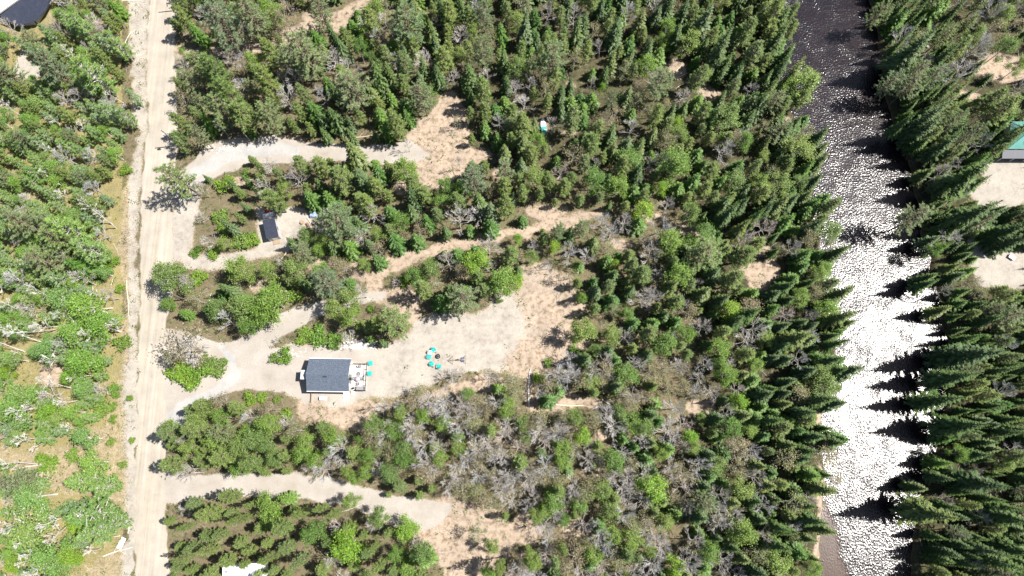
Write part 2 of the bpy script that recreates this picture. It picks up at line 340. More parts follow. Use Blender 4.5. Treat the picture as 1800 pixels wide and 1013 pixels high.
# ---------------------------------------------------------------- the ground: one grid, cut into ground, road, drives, paths
def build_ground():
    st_ = .42
    xs = np.concatenate([[-1500,-700,-350,-200], np.arange(-140, 140.01, st_), [200,350,700,1500]])
    ys = np.concatenate([[-1500,-700,-300,-120,-70], np.arange(-44, 124.01, st_), [160,300,700,1500]])
    X, Y = np.meshgrid(xs, ys); ny, nx = X.shape
    m = masks(X, Y)
    far = (np.abs(X) > 150) | (Y > 130) | (Y < -50)
    for k in m: m[k] = m[k] & ~((np.abs(X) > 190) | (Y > 150) | (Y < -60)) if k != 'river' else m[k]
    def blur(a, n=1):
        a = a.astype(float)
        for _ in range(n):
            p = np.pad(a, 1, mode='edge')
            a = (p[:-2,1:-1]+p[2:,1:-1]+p[1:-1,:-2]+p[1:-1,2:]+2*p[1:-1,1:-1])/6
        return a
    Z = height(X, Y)
    riv = blur(m['river'], 6)
    Z = Z-riv*1.9-blur(m['river'], 2)*.2
    big = vnoise(X, Y, 9, 60); med = vnoise(X, Y, 2.5, 61)
    road = blur(m['road'], 3); gravel = blur(m['drive'], 3)
    pxx, pyy = proj(X, Y)
    sand = blur(m['sand'], 6)*(.72+.5*(med-.3)); sand = np.maximum(sand, blur(m['verge'], 3)*np.clip((pxx-200)/30, 0, 1)*(.42+.8*big*(pyy > 640)+.5*med*(pxx > 226)))
    pink = np.maximum(blur(m['pink'] | m['path'] | m['patch'], 5)*(.85+.3*med), blur(m['verge'], 2)*.5)
    pink = np.maximum(pink, blur(m['sand'], 8)*.9); pink = np.maximum(pink, blur(m['scrub'], 8)*.8)
    grass = np.clip(blur(m['verge'], 3)*med*1.0+.6*blur(m['pink'] | m['path'] | m['sand'], 14)*(big > .42)+.2*big, 0, 1)
    west = (pxx < 215).astype(float); grass = np.maximum(grass, west*1.1*(.45+.6*med)); grass = np.maximum(grass, blur(m['scrub'], 6)*(.35+.6*med)); sand = sand*(1-.75*blur(m['scrub'], 8)*(.5+.5*big))
    mud = riv*(riv < .8)
    ca = np.ones((ny*nx, 4)); ca[:,0] = road.ravel(); ca[:,1] = gravel.ravel(); ca[:,2] = np.clip(sand,0,1).ravel(); ca[:,3] = blur(m['grey'], 3).ravel()
    cb = np.ones((ny*nx, 4)); cb[:,0] = np.clip(pink,0,1).ravel(); cb[:,1] = grass.ravel(); cb[:,2] = np.clip(riv*1.2,0,1).ravel(); cb[:,3] = np.clip(np.clip((pxx-1130)/160, 0, 1)*.85+np.clip((pxx-640)/200, 0, 1)*np.clip((420-pyy)/160, 0, 1)*.6, 0, .9).ravel()  # last channel: painted forest shade, right side and top centre
    V = np.stack([X.ravel(), Y.ravel(), Z.ravel()], 1)
    idx = np.arange(ny*nx).reshape(ny, nx)
    F = np.stack([idx[:-1,:-1], idx[:-1,1:], idx[1:,1:], idx[1:,:-1]], -1).reshape(-1, 4)
    fx = V[F].mean(1); fm = masks(fx[:,0], fx[:,1])
    inner = (np.abs(fx[:,0]) < 141) & (fx[:,1] > -45) & (fx[:,1] < 125)
    cls = np.zeros(len(F), int)
    fpx, fpy = proj(fx[:,0], fx[:,1])
    cls[inner & fm['pink']] = 5; cls[inner & fm['lane']] = 6; cls[inner & fm['path']] = 4
    cls[inner & fm['sand']] = 3; cls[inner & fm['drive']] = 2; cls[inner & fm['road']] = 1
    for k, nm in enumerate(['ground','dirt_road','gravel_driveway','sandy_clearing','dirt_path','bare_clearing','dirt_lane']):
        ff = F[cls == k]
        if not len(ff): continue
        u, inv = np.unique(ff, return_inverse=True); inv = inv.reshape(-1, 4)
        me = bpy.data.meshes.new(nm)
        me.vertices.add(len(u)); me.vertices.foreach_set('co', V[u].ravel())
        me.loops.add(inv.size); me.loops.foreach_set('vertex_index', inv.ravel().astype(np.int32))
        me.polygons.add(len(inv)); me.polygons.foreach_set('loop_start', np.arange(0, inv.size, 4, dtype=np.int32))
        me.polygons.foreach_set('loop_total', np.full(len(inv), 4, np.int32)); me.polygons.foreach_set('use_smooth', np.ones(len(inv), bool))
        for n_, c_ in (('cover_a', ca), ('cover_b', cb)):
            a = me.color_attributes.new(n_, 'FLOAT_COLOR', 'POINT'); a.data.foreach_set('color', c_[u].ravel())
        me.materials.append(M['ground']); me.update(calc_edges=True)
        tag(link(bpy.data.objects.new(nm, me)), kind='structure')
build_ground()

def build_water():
    WZ = -1.0
    m = bpy.data.materials.new('rippled_river_water'); m.use_nodes = True; t = m.node_tree; b = t.nodes['Principled BSDF']; L = t.links.new
    b.inputs['Base Color'].default_value = (.006,.004,.007,1); b.inputs['IOR'].default_value = 1.33
    b.inputs['Roughness'].default_value = .235; b.inputs['Specular IOR Level'].default_value = 1.0
    tc = t.nodes.new('ShaderNodeTexCoord')
    def noise(scale, det, sc=(1,1,1), rough=.5):
        mp = t.nodes.new('ShaderNodeMapping'); mp.inputs['Scale'].default_value = sc; L(tc.outputs['Object'], mp.inputs[0])
        n = t.nodes.new('ShaderNodeTexNoise'); n.inputs['Scale'].default_value = scale; n.inputs['Detail'].default_value = det; n.inputs['Roughness'].default_value = rough
        L(mp.outputs[0], n.inputs['Vector']); return n.outputs['Fac']
    n0 = noise(3.0, 1, (1.1,.85,1), .5); np_ = noise(.3, 3); pm = t.nodes.new('ShaderNodeMapRange'); pm.inputs['From Min'].default_value = .3; pm.inputs['From Max'].default_value = .7; pm.inputs['To Min'].default_value = .6; pm.inputs['To Max'].default_value = 1.75; L(np_, pm.inputs[0])
    mm_ = t.nodes.new('ShaderNodeMath'); mm_.operation = 'MULTIPLY'; L(n0, mm_.inputs[0]); L(pm.outputs[0], mm_.inputs[1]); n1 = mm_.outputs[0] 
    bp = t.nodes.new('ShaderNodeBump'); bp.inputs['Strength'].default_value = 1; bp.inputs['Distance'].default_value = RIP
    L(n1, bp.inputs['Height']); L(bp.outputs[0], b.inputs['Normal'])
    bm = t.nodes.new('ShaderNodeMapRange'); bm.inputs['To Min'].default_value = 1; bm.inputs['To Max'].default_value = .15; hm = t.nodes.new('ShaderNodeMath'); hm.operation = 'MULTIPLY'
    # brown shallows over sand along the lower left bank
    n5 = noise(.5, 3); r = t.nodes.new('ShaderNodeValToRGB')
    me_cols = [(.3,(.007,.005,.008)),(.62,(.012,.007,.009))]
    for i, (p, c) in enumerate(me_cols): r.color_ramp.elements[i].position = p; r.color_ramp.elements[i].color = (*c, 1)
    L(n5, r.inputs[0])
    at = t.nodes.new('ShaderNodeAttribute'); at.attribute_name = 'shallow'
    x = t.nodes.new('ShaderNodeMix'); x.data_type = 'RGBA'; L(at.outputs['Fac'], x.inputs[0]); L(r.outputs[0], x.inputs[6]); x.inputs[7].default_value = (.05,.026,.016,1)
    L(x.outputs[2], b.inputs['Base Color'])
    L(at.outputs['Fac'], bm.inputs['Value']); L(bm.outputs[0], hm.inputs[0]); L(n1, hm.inputs[1]); L(hm.outputs[0], bp.inputs['Height'])
    xs = np.arange(40, 115, .6); ys = np.arange(-60, 160, .6)
    X, Y = np.meshgrid(xs, ys); ny, nx = X.shape
    keep = inpoly(X, Y, [(p.x, p.y) for p in RIVER])
    wide = keep.astype(float)
    for _ in range(8):
        p = np.pad(wide, 1); wide = np.maximum.reduce([p[:-2,1:-1], p[2:,1:-1], p[1:-1,:-2], p[1:-1,2:], p[1:-1,1:-1]])
    px, py = proj(X, Y)
    sh = np.clip((1452+(py-840)*.26-px)/10+2.4*(vnoise(X, Y, 2.2, 77)-.5), 0, 1)*np.clip((py-835)/30, 0, 1)
    idx = np.arange(ny*nx).reshape(ny, nx)
    F = np.stack([idx[:-1,:-1], idx[:-1,1:], idx[1:,1:], idx[1:,:-1]], -1).reshape(-1, 4)
    ff = F[wide.ravel()[F].min(1) > 0]; u, inv = np.unique(ff, return_inverse=True); inv = inv.reshape(-1, 4)
    V = np.stack([X.ravel(), Y.ravel(), np.full(X.size, WZ)], 1)[u]
    me = bpy.data.meshes.new('river_water'); me.from_pydata(V.tolist(), [], inv.tolist())
    a = me.attributes.new('shallow', 'FLOAT', 'POINT'); a.data.foreach_set('value', sh.ravel()[u])
    me.materials.append(m)
    tag(link(bpy.data.objects.new('river_water', me)), kind='structure')
RIP = .076
build_water()

# ---------------------------------------------------------------- trees: a few grown models of each kind
def rnd(a, b): return random.uniform(a, b)
def trunk_mesh(h, r, bend=.25, m=None, limbs=(), n=6, top=.12):
    b = MB(); k = 6; ox, oy = rnd(-bend, bend), rnd(-bend, bend)
    pts = [(ox*math.sin(i/k*2), oy*math.sin(i/k*2.4), h*i/k-.3*(i == 0)) for i in range(k+1)]
    b.tube(pts, [r*(1-(1-top)*i/k)*(1.3 if i == 0 else 1) for i in range(k+1)], n)
    for p, q, rr in limbs: b.tube([p, ((p[0]+q[0])/2, (p[1]+q[1])/2, (p[2]+q[2])/2+.1), q], [rr, rr*.7, rr*.3], 4, cap=False)
    return b, pts
def frond(b, base, ang, L, droop, wid, n=5):
    ca, sa = math.cos(ang), math.sin(ang)
    def pt(u, v, dz=0):
        z = base[2]-droop*u*u*L+.10*L*u+dz
        return (base[0]+ca*u*L-sa*v, base[1]+sa*u*L+ca*v, z)
    for i in range(n):
        u = .12+.88*i/n; u2 = u+1.1/n
        w_ = wid*L*(1-.75*u)*rnd(.7, 1.25)
        for s in (-1, 1):
            tip = pt(min(u2+.16, 1.12), s*w_, -.12*w_)
            b.face([pt(u-.05, 0), pt(u2, 0, .02), tip] if s < 0 else [pt(u2, 0, .02), pt(u-.05, 0), tip])
def spruce(h, r, z0=.9, lev=17, nb=8, drp=.28, power=.85):
    b = MB()
    for i in range(lev):
        t = i/(lev-1); z = z0+(h-z0-.3)*t**.92; L = r*((1-t)**power)*rnd(.85, 1.1)+.16
        k = max(4, int(nb*(1-.35*t)))
        for j in range(k):
            a = 2*math.pi*(j+rnd(-.3, .3))/k+i*1.3
            frond(b, (0, 0, z+rnd(-.15, .15)), a, L*rnd(.72, 1.12), drp*(1-.6*t), .42, 5 if L > .8 else 3)
    b.face([(-.12,0,h-.5),(.12,0,h-.5),(0,0,h+.3)]); b.face([(0,-.12,h-.5),(0,.12,h-.5),(0,0,h+.3)])
    return b
def tuft(b, c, r, n, up=.35, size=1.0):
    for _ in range(n):
        a = rnd(0, 2*math.pi); e = rnd(-.35, 1.0)*up*2
        d = Vector((math.cos(a), math.sin(a), e)).normalized()
        L = r*rnd(.6, 1.15); s = Vector((-d.y, d.x, rnd(-.4, .4))).normalized()*r*.16*size
        o = Vector(c)+d*(r*.12)
        b.face([o-s, o+s, o+d*L])
def pine(h, r, z0=.32, lev=9, point=False):
    b = MB(); limbs = []
    for i in range(lev):
        t = i/(lev-1); z = h*(z0+(1-z0)*t)-.3
        env = math.sin(math.pi*min(1, (.25+.75*t)**.9)*.98)**.7 if t < .95 else .15
        if point: env = min(1, (t+.25)*2.2)*(1-t)**.62+.08
        k = random.randint(5, 7) if t < .85 else 3
        for j in range(k):
            a = 2*math.pi*(j+rnd(-.35, .35))/k+i*2.1; L = r*env*rnd(.55, 1.12)+.1
            up = L*(.12+.5*t)
            q = (math.cos(a)*L, math.sin(a)*L, z+up)
            limbs.append(((0, 0, z), q, .035+.02*L))
            nt_ = max(2, int(L/.34))
            for s in range(nt_):
                u = (.35+.65*(s+1)/nt_); sw = rnd(-.35, .35)*L*.5*(1-abs(u-.6))
                c = (math.cos(a)*L*u-math.sin(a)*sw, math.sin(a)*L*u+math.cos(a)*sw, z+up*u*u+rnd(-.05, .2))
                tuft(b, c, rnd(.24, .48), 15, size=.8)
    tuft(b, (0, 0, h-.2), .45, 18)
    return b, limbs
def branchy(h, r, z0=.35, n=9, depth=3, leaf=None, leaves=0, leaf_size=.16, rad=.05, up=.75, gather=None):
    """rounded open skeleton; returns twigs mesh, limb list for the trunk, leaf mesh"""
    tw = MB(); tips = []; limbs = []
    def grow(p, d, L, rr, dep):
        q = p+d*L
        if dep == depth: limbs.append((tuple(p), tuple(q), rr))
        else:
            mid = p+d*L*.5+Vector((rnd(-1,1), rnd(-1,1), rnd(-.3,.6)))*L*.08
            tw.tube([p, mid, q], [rr, rr*.75, rr*.45], 3, cap=False)
        tips.append((q, dep))
        if dep > 0:
            for _ in range(random.randint(3, 5) if not leaves else random.randint(3, 4)):
                nd = (d+Vector((rnd(-1,1), rnd(-1,1), rnd(-.35,.75)))*.6).normalized()
                grow(p+d*L*rnd(.45, 1), nd, L*rnd(.5, .75), max(rr*.55, .014), dep-1)
    for i in range(n):
        t = i/max(1, n-1); z = h*(z0+(1-z0)*.72*t); a = i*2.4+rnd(-.4, .4)
        el = .35+up*t
        L = r*.62*math.sqrt(max(.1, 1-(t-.35)**2*1.1))*rnd(.8, 1.15)
        grow(Vector((0, 0, z)), Vector((math.cos(a)*math.cos(el), math.sin(a)*math.cos(el), math.sin(el))), L, rad, depth)
    lf = MB()
    if leaves:
        pool = [q for q, dd in tips]
        for _ in range(leaves):
            q = random.choice(pool); c = q+Vector((random.gauss(0, .36), random.gauss(0, .36), random.gauss(0, .38)))
            u = Vector((rnd(-1,1), rnd(-1,1), rnd(-.5,.5))).normalized(); v = u.cross(Vector((rnd(-.5,.5), rnd(-.5,.5), 1))).normalized()
            s = leaf_size*rnd(.6, 1.4)
            lf.face([c-u*s, c-v*s*.7, c+u*s, c+v*s*.7])
    return tw, limbs, lf
def shrubm(h, r, leaves=900):
    b = MB(); st = MB(); cl = []
    for i in range(11):
        a = rnd(0, 6.28); d = r*math.sqrt(rnd(0, 1))*.75; z = h*rnd(.45, .9)*(1-.35*d/r); cl.append(Vector((d*math.cos(a), d*math.sin(a), z)))
        st.tube([(0, 0, -.1), (cl[-1].x*.5, cl[-1].y*.5, cl[-1].z*.6), cl[-1]], [.04, .03, .012], 3, cap=False)
    for _ in range(leaves):
        q = random.choice(cl); c = q+Vector((random.gauss(0, .3), random.gauss(0, .3), random.gauss(0, .22)))
        if c.z < .05: c.z = .1
        u = Vector((rnd(-1,1), rnd(-1,1), rnd(-.5,.5))).normalized(); v = u.cross(Vector((rnd(-.4,.4), rnd(-.4,.4), 1))).normalized(); s = rnd(.07, .16)
        b.face([c-u*s, c-v*s*.7, c+u*s, c+v*s*.7])
    return st, b
# kind -> dict(name, cat, height, radius, look, variants=[(trunk mesh, crown mesh, extra mesh)])
K = {}
def reg(code, name, cat, h, r, look, variants): K[code] = dict(name=name, cat=cat, h=h, r=r, look=look, v=variants)
def mk(nm, b, m): return b.mesh(nm, m)
vs = []
for i in range(5):
    h = 14; b = spruce(h, 1.9*rnd(.82, 1.1), .8+i*.5, 19+i, 9, .28+.05*i, .75+.12*i); t, _ = trunk_mesh(h, .17, .08); vs.append((mk('trunk', t, M['bark']), mk('crown', b, M['spruce'])))
reg('S', 'spruce_tree', 'spruce', 14, 1.9, 'narrow dark green spruce', vs)
vs = []
for i in range(4):
    h = 9; b = spruce(h, 2.1*rnd(.9, 1.1), .4, 14, 10, .2, .8); t, _ = trunk_mesh(h, .14, .08); vs.append((mk('trunk', t, M['bark']), mk('crown', b, M['fir'])))
reg('F', 'fir_tree', 'fir', 9, 2.1, 'dense mid green fir', vs)
vs = []
for i in range(4):
    h = 15; b, l = pine(h, 3.3*rnd(.9, 1.1), .3, 11); t, _ = trunk_mesh(h, .2, .2, limbs=l); vs.append((mk('trunk', t, M['bark']), mk('crown', b, M['pine'])))
reg('P', 'white_pine_tree', 'pine', 15, 3.3, 'feathery grey green pine', vs)
vs = []
for i in range(4):
    h = 11; b, l = pine(h, 1.75*rnd(.85, 1.15), .26, 14, True); t, _ = trunk_mesh(h, .12, .25, limbs=l); vs.append((mk('trunk', t, M['bark']), mk('crown', b, M['jack'])))
reg('J', 'jack_pine_tree', 'pine', 11, 1.7, 'slim yellow green pine', vs)
def broad(n, h, r, leafm, leaves, ls, bark, z0=.3, nn=10, depth=2, rad=.05, up=.8):
    out = []
    for i in range(n):
        tw, l, lf = branchy(h, r*rnd(.92, 1.08), z0, nn, depth, leaves=leaves, leaf_size=ls, rad=rad, up=up)
        t, _ = trunk_mesh(h*.8, .13, .2, limbs=l)
        k = len(t.v); t.v += tw.v; t.f += [tuple(a+k for a in f) for f in tw.f]; t.m += tw.m
        out.append((mk('trunk', t, bark), mk('crown', lf, leafm)))
    return out
reg('D', 'leafy_tree', 'tree', 9, 2.4, 'round light green leafy tree', broad(5, 9, 2.5, M['leaf'], 3400, .10, M['greybark']))
M['sun_painted_leaf'] = leaf_mat('sun_painted_leaves', [(.17,.31,.05),(.22,.36,.06),(.17,.30,.08),(.25,.34,.09)], trans=.4, val=.4)  # lighter leaf copy: sun hotspot brightness painted into the colour
reg('Y', 'sun_painted_leafy_tree', 'broadleaf', 8, 1.9, 'thin sunlight-painted leafy tree', broad(5, 8, 2.0, M['sun_painted_leaf'], 2200, .10, M['birch'], z0=.4, up=1.1))
reg('E', 'bright_leafy_tree', 'tree', 8, 2.3, 'bright lime green leafy tree', broad(3, 8, 2.4, M['bright'], 3400, .10, M['greybark']))
reg('O', 'budding_tree', 'tree', 9, 2.5, 'thin olive budding tree', broad(4, 9, 2.5, M['bud'], 700, .10, M['greybark'], rad=.045))
def bare(n, h, r, bark, z0, nn, up, rad=.055, trunkr=.13, lev=3):
    out = []
    for i in range(n):
        tw, l, _ = branchy(h, r*rnd(.92, 1.1), z0, nn, lev, rad=rad, up=up)
        t, _ = trunk_mesh(h*.82, trunkr, .35, limbs=l)
        out.append((mk('trunk', t, bark), mk('crown', tw, M['lichen'] if bark is not M['birch'] else M['birch'])))
    return out
reg('B', 'bare_tree', 'bare tree', 9, 2.4, 'leafless grey twiggy tree', bare(5, 9, 2.6, M['greybark'], .3, 13, .9))
reg('W', 'birch_tree', 'birch', 11, 1.7, 'bare white stemmed birch', bare(4, 11, 1.6, M['birch'], .5, 8, 1.0, .038, .12, 3))
M['sun_painted_pine'] = leaf_mat('sun_painted_needles', [(.15,.26,.07),(.20,.32,.07),(.17,.27,.11),(.23,.32,.08)], trans=.35, val=.4)  # pine needles lightened, the sun hotspot put into their colour
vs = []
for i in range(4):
    h = 9; b, l = pine(h, 1.8*rnd(.85, 1.15), .2, 12, True); t, _ = trunk_mesh(h, .11, .2, limbs=l); vs.append((mk('trunk', t, M['greybark']), mk('crown', b, M['sun_painted_pine'])))
reg('A', 'sun_painted_pine_tree', 'pine', 9, 1.8, 'thin sunlight-painted pine', vs)
vs = []
for i in range(4):
    s_, b = shrubm(1.9, 1.7); vs.append((mk('stem', s_, M['greybark']), mk('foliage', b, M['shrub'])))
reg('K', 'shrub', 'shrub', 1.9, 1.8, 'low bright green shrub', vs)

# ---- where each tree stands: crowns read off the photograph in eight by three tiles (px offset, 2.98 px of zoom per px)
TILES = {
(0,0): "P 250 330 95;P 30 380 75;J 680 490 35;J 600 220 60;B 300 140 50;K 660 890 38;J 560 590 55;J 640 600 45;F 600 40 50;J 420 130 70;J 470 380 85;F 1030 170 55;P 1160 110 120;P 1300 60 95;J 950 80 50;P 980 410 60;J 1110 370 80;P 1150 560 95;O 960 520 55;F 1090 640 55;P 1035 700 50;B 1250 330 55;B 950 340 40;D 965 285 30;P 920 920 95;B 1040 985 45;K 1180 960 60;K 1290 910 35;B 1150 660 40;J 1200 500 80;J 1270 600 70;F 1300 680 30",
(1,0): "P 250 260 125;P 330 50 70;P 500 450 105;B 160 520 75;F 310 590 75;B 350 500 50;J 600 90 60;P 780 110 110;D 540 260 45;S 450 250 55;S 395 180 45;B 730 330 60;S 640 400 60;F 700 510 45;F 650 610 60;J 740 640 60;F 800 610 40;P 870 500 70;J 970 300 60;D 610 310 30;J 690 290 50;J 790 330 50;J 1020 60 60;P 1190 60 60;P 1190 250 65;J 1190 460 60;F 1200 670 45;F 1270 730 45;D 1130 180 40;S 510 800 70;F 640 910 60;D 780 900 70;J 430 930 70;S 560 950 65;J 340 870 50;B 210 930 60;J 230 860 50;B 50 960 60;P 1150 930 80;P 1300 880 60;D 990 980 50;O 150 90 90;D 60 60 80;J 60 280 60;J 60 420 70;P 60 600 80;D 1070 290 40;O 1050 630 30;B 1060 850 30;B 790 750 25",
(2,0): "P 200 300 100;O 330 300 60;S 540 170 60;S 340 170 50;F 270 190 45;B 610 80 60;B 470 240 40;D 710 340 60;O 590 360 60;P 790 420 80;B 420 430 30;O 180 460 60;P 530 510 38;O 660 450 50;J 980 390 50;S 1100 250 80;D 1130 620 80;D 1220 740 50;D 880 700 55;J 320 620 60;O 540 600 60;J 60 640 60;S 520 700 40;F 330 770 50;J 430 730 60;D 850 870 90;B 1100 790 70;O 720 570 40;S 1000 120 60;D 820 140 50;B 60 540 60;B 80 430 50;J 1270 260 60;J 1240 150 60;F 950 950 60;F 1090 950 60;D 430 940 70;D 110 930 60;B 260 900 50;D 1290 960 50;E 780 990 40;S 60 150 60;B 180 60 60;B 330 90 60;E 470 460 22;E 870 650 35;J 760 590 50;B 440 860 35",
(3,0): "S 50 200 60;P 50 520 60;D 185 440 92;S 120 400 60;D 100 470 60;J 50 60 70;S 70 350 50;D 170 780 80;P 60 680 60;F 200 880 55;P 590 60 55;F 680 110 60;F 870 60 70;S 750 270 80;P 650 430 65;P 760 440 70;S 830 620 60;P 980 640 70;O 1180 150 60;D 1240 250 60;B 1080 260 90;B 1020 400 80;J 1000 260 60;D 1310 350 50;S 920 770 60;S 820 680 60;S 900 860 70;S 980 870 60;S 1030 940 80;J 1180 520 60;P 1080 700 60;B 1200 60 70;B 1320 60 60;O 1290 140 60;J 1250 560 70;F 1230 640 50;F 1110 830 40;F 930 20 50;S 700 650 40",
(0,1): "D 890 430 85;K 1040 440 55;B 970 460 40;D 1250 400 80;K 1150 120 50;K 1175 185 50;K 1260 250 60;K 1320 240 50;K 1120 310 42;K 1030 305 38;B 1100 240 40;O 1020 550 55;D 1280 600 85;D 1140 610 60;B 1190 680 60;D 1300 700 50;O 980 800 115;B 980 810 75;K 930 930 70;K 1040 940 80;K 1140 910 62;K 985 975 66;K 1090 880 50;O 900 850 60;K 570 390 42;K 610 350 28;K 625 500 28;w 590 600 0;w 355 690 0;w 345 600 0;w 610 185 0;w 590 165 0;w 640 700 0;w 220 780 0;w 290 715 0;w 540 770 0;w 130 830 0;w 400 850 0;w 80 575 0;w 150 640 0;w 40 70 0;B 420 450 60;B 100 450 70;B 330 800 60;B 560 530 45;P 130 150 110;J 330 170 90;P 290 240 80;P 220 350 90;J 450 290 80;F 420 380 90;J 290 450 60;D 320 560 70;D 470 600 90;D 540 700 80;D 400 720 80;K 640 780 50;D 250 820 60;D 430 880 90;E 370 960 50",
(1,1): "J 90 30 58;F 290 30 60;P 440 140 110;F 700 100 60;B 620 110 65;F 730 250 65;D 640 220 40;F 840 240 50;F 900 150 50;B 1060 130 80;F 1120 190 40;F 1230 170 60;J 1300 80 50;J 1060 30 50;D 270 230 50;D 350 250 45;P 235 310 60;D 330 300 40;F 490 280 60;O 640 290 60;D 570 370 40;F 640 350 50;O 450 390 60;B 130 350 40;D 210 400 70;P 370 460 85;D 60 410 55;D 80 560 95;D 30 620 90;K 210 540 38;D 410 590 55;D 500 550 65;B 555 520 50;D 500 650 60;K 600 605 25;P 720 670 95;O 690 590 40;K 250 750 55;K 325 745 65;K 410 775 50;K 155 845 50;K 100 860 35;J 870 500 55;D 910 400 55;K 775 460 38;B 735 465 28;P 1080 545 85;E 1160 370 78;O 1070 400 50;B 1000 360 60;D 1290 460 85;B 1240 380 45;K 1275 560 22;J 560 60 60;O 850 190 50;P 30 100 0;F 380 30 60",
(2,1): "E 220 280 38;P 240 190 50;B 300 310 60;B 400 320 50;E 690 90 68;D 930 90 60;D 830 260 75;P 1010 310 110;D 870 430 75;J 700 420 60;F 500 360 50;E 545 375 25;B 740 540 60;O 930 620 60;J 860 560 50;E 1140 610 62;F 525 560 55;O 530 610 45;D 360 540 30;D 380 720 70;F 640 680 50;F 740 680 50;D 800 790 65;B 830 765 40;B 880 900 60;D 910 740 50;B 590 750 50;D 1120 950 60;D 1100 820 60;B 1020 890 50;F 540 880 45;D 440 820 35;K 190 890 28;K 150 970 42;B 300 960 70;B 430 930 60;B 620 880 50;B 1000 700 60;J 1220 310 60;B 760 170 70;B 530 200 60;B 820 60 50;E 10 460 45;E 30 240 30;S 1200 180 60;S 1270 130 50;S 1000 530 60;S 1240 630 70;S 1180 680 60;J 1150 450 60;S 1130 110 60;D 100 330 40;P 370 180 50;B 120 280 40;O 300 420 50;K 330 820 30;B 190 370 30",
(3,1): "F 90 150 70;S 60 60 60;O 200 240 60;F 190 330 70;B 130 280 50;O 250 520 60;D 310 610 65;S 380 650 60;S 150 760 80;F 250 860 60;S 330 880 50;F 30 600 50;B 210 640 50;S 350 790 50;P 770 120 80;S 950 200 80;D 880 290 50;S 1080 400 80;S 900 420 60;B 930 510 40;S 960 600 70;S 850 470 50;S 1070 110 70;S 1200 660 60;S 1060 840 85;S 960 970 60;S 1260 200 58;B 1260 790 60;F 1180 200 50;S 1320 240 50",
(0,2): "K 600 40 42;K 545 130 60;K 590 190 25;K 680 80 20;K 580 310 25;K 240 420 65;K 690 300 20;K 640 430 25;D 450 290 60;K 380 380 40;D 490 420 60;J 410 520 70;J 530 545 60;D 20 440 30;P 60 520 85;D 170 600 85;D 170 770 90;J 450 700 100;J 570 740 60;J 480 790 70;E 370 900 60;D 260 920 80;J 380 660 50;w 160 690 0;w 165 730 0;w 330 870 0;w 320 830 0;w 255 745 0;w 390 710 0;w 460 655 0;w 215 430 0;w 210 550 0;w 330 965 0;w 380 30 0;w 245 130 0;J 880 270 60;D 1160 180 60;J 1010 260 70;B 960 300 35;D 1000 340 60;P 1150 260 70;D 1250 330 70;J 1150 380 70;J 900 420 65;J 1060 420 50;D 1250 450 60;K 1310 80 50;O 1160 100 60;B 1310 180 55;J 1300 420 60;J 1000 640 60;J 1080 700 70;J 1200 600 60;J 960 760 50;J 1000 860 70;J 1090 880 70;J 1240 720 60;J 1300 880 60;J 1180 940 60;J 950 920 40;J 1310 640 50;J 1150 800 60;E 250 150 60;D 100 130 80;D 100 60 60",
(1,2): "K 30 75 42;K 110 90 28;K 160 160 42;O 70 130 60;O 210 250 80;D 60 220 70;D 400 280 65;D 240 380 60;B 450 350 80;D 90 400 60;D 50 340 50;D 310 400 55;D 600 370 60;D 700 470 80;D 580 470 60;D 480 470 40;D 520 500 40;D 790 340 60;D 770 400 60;O 880 460 80;D 960 400 50;B 740 130 60;B 900 110 90;B 800 240 70;D 760 150 50;D 880 170 50;B 1000 90 80;B 1260 110 60;B 1070 200 70;B 1320 230 60;B 1240 390 60;B 1040 440 50;B 1150 360 60;B 1290 570 60;D 1070 350 50;B 1300 380 60;F 1270 30 40;B 880 320 60;B 970 330 60;D 540 300 30;B 1150 490 60;B 1000 530 50;B 680 110 50;B 700 210 40;D 80 640 70;F 160 610 40;D 490 620 40;D 640 690 60;J 400 690 50;D 300 780 60;E 480 850 90;E 790 770 60;D 870 900 70;F 880 930 60;J 690 790 50;B 620 730 50;J 110 770 80;J 60 920 70;J 220 930 60;B 390 940 50;D 730 900 50;B 840 830 35;J 560 800 50;O 1160 790 50;D 1230 850 45;J 1290 960 60;J 230 690 50;J 160 860 60;J 330 660 45;J 620 860 50;J 640 960 60",
(2,2): "F 190 90 50;D 330 180 55;E 365 280 48;B 150 250 70;B 530 220 80;B 230 270 60;B 80 500 60;B 200 440 70;D 160 370 40;D 530 410 75;F 700 400 60;D 690 230 50;F 770 200 40;E 930 285 45;D 1150 230 60;E 1190 90 48;B 980 430 72;B 620 500 65;B 320 590 50;E 730 560 80;O 850 600 50;P 1000 620 60;D 1210 550 65;B 1290 510 60;B 1080 590 60;B 580 690 70;O 700 720 60;B 380 740 60;F 460 750 50;D 1200 780 70;B 1080 740 60;B 180 760 60;D 120 700 50;D 270 720 40;B 500 860 60;B 950 840 60;B 930 950 70;B 740 960 70;E 850 970 55;D 720 880 40;D 1040 880 60;D 110 930 60;J 270 880 50;F 640 340 40;D 780 370 40;F 820 350 50;D 950 340 45;B 830 450 60;O 280 170 50;B 640 50 60;S 540 20 50;B 860 130 60",
(3,2): "S 270 90 65;S 180 150 60;F 370 290 65;F 150 250 60;S 200 350 50;O 100 400 80;F 230 480 65;O 120 620 80;S 220 720 60;F 160 880 70;S 40 860 60;S 20 200 50;S 50 760 50;S 900 100 60;S 1000 230 80;D 1000 370 55;S 1100 520 70;S 880 560 80;S 850 680 70;J 1050 640 80;S 1200 200 70;D 1230 430 50;S 1250 700 70;S 1100 870 80;S 1200 930 60;S 950 500 60;B 1240 50 60;S 1100 60 60;S 1280 880 60;B 1220 740 50;F 930 290 50;F 900 420 50"}
trees = []     # (code, x, y, height, radius)
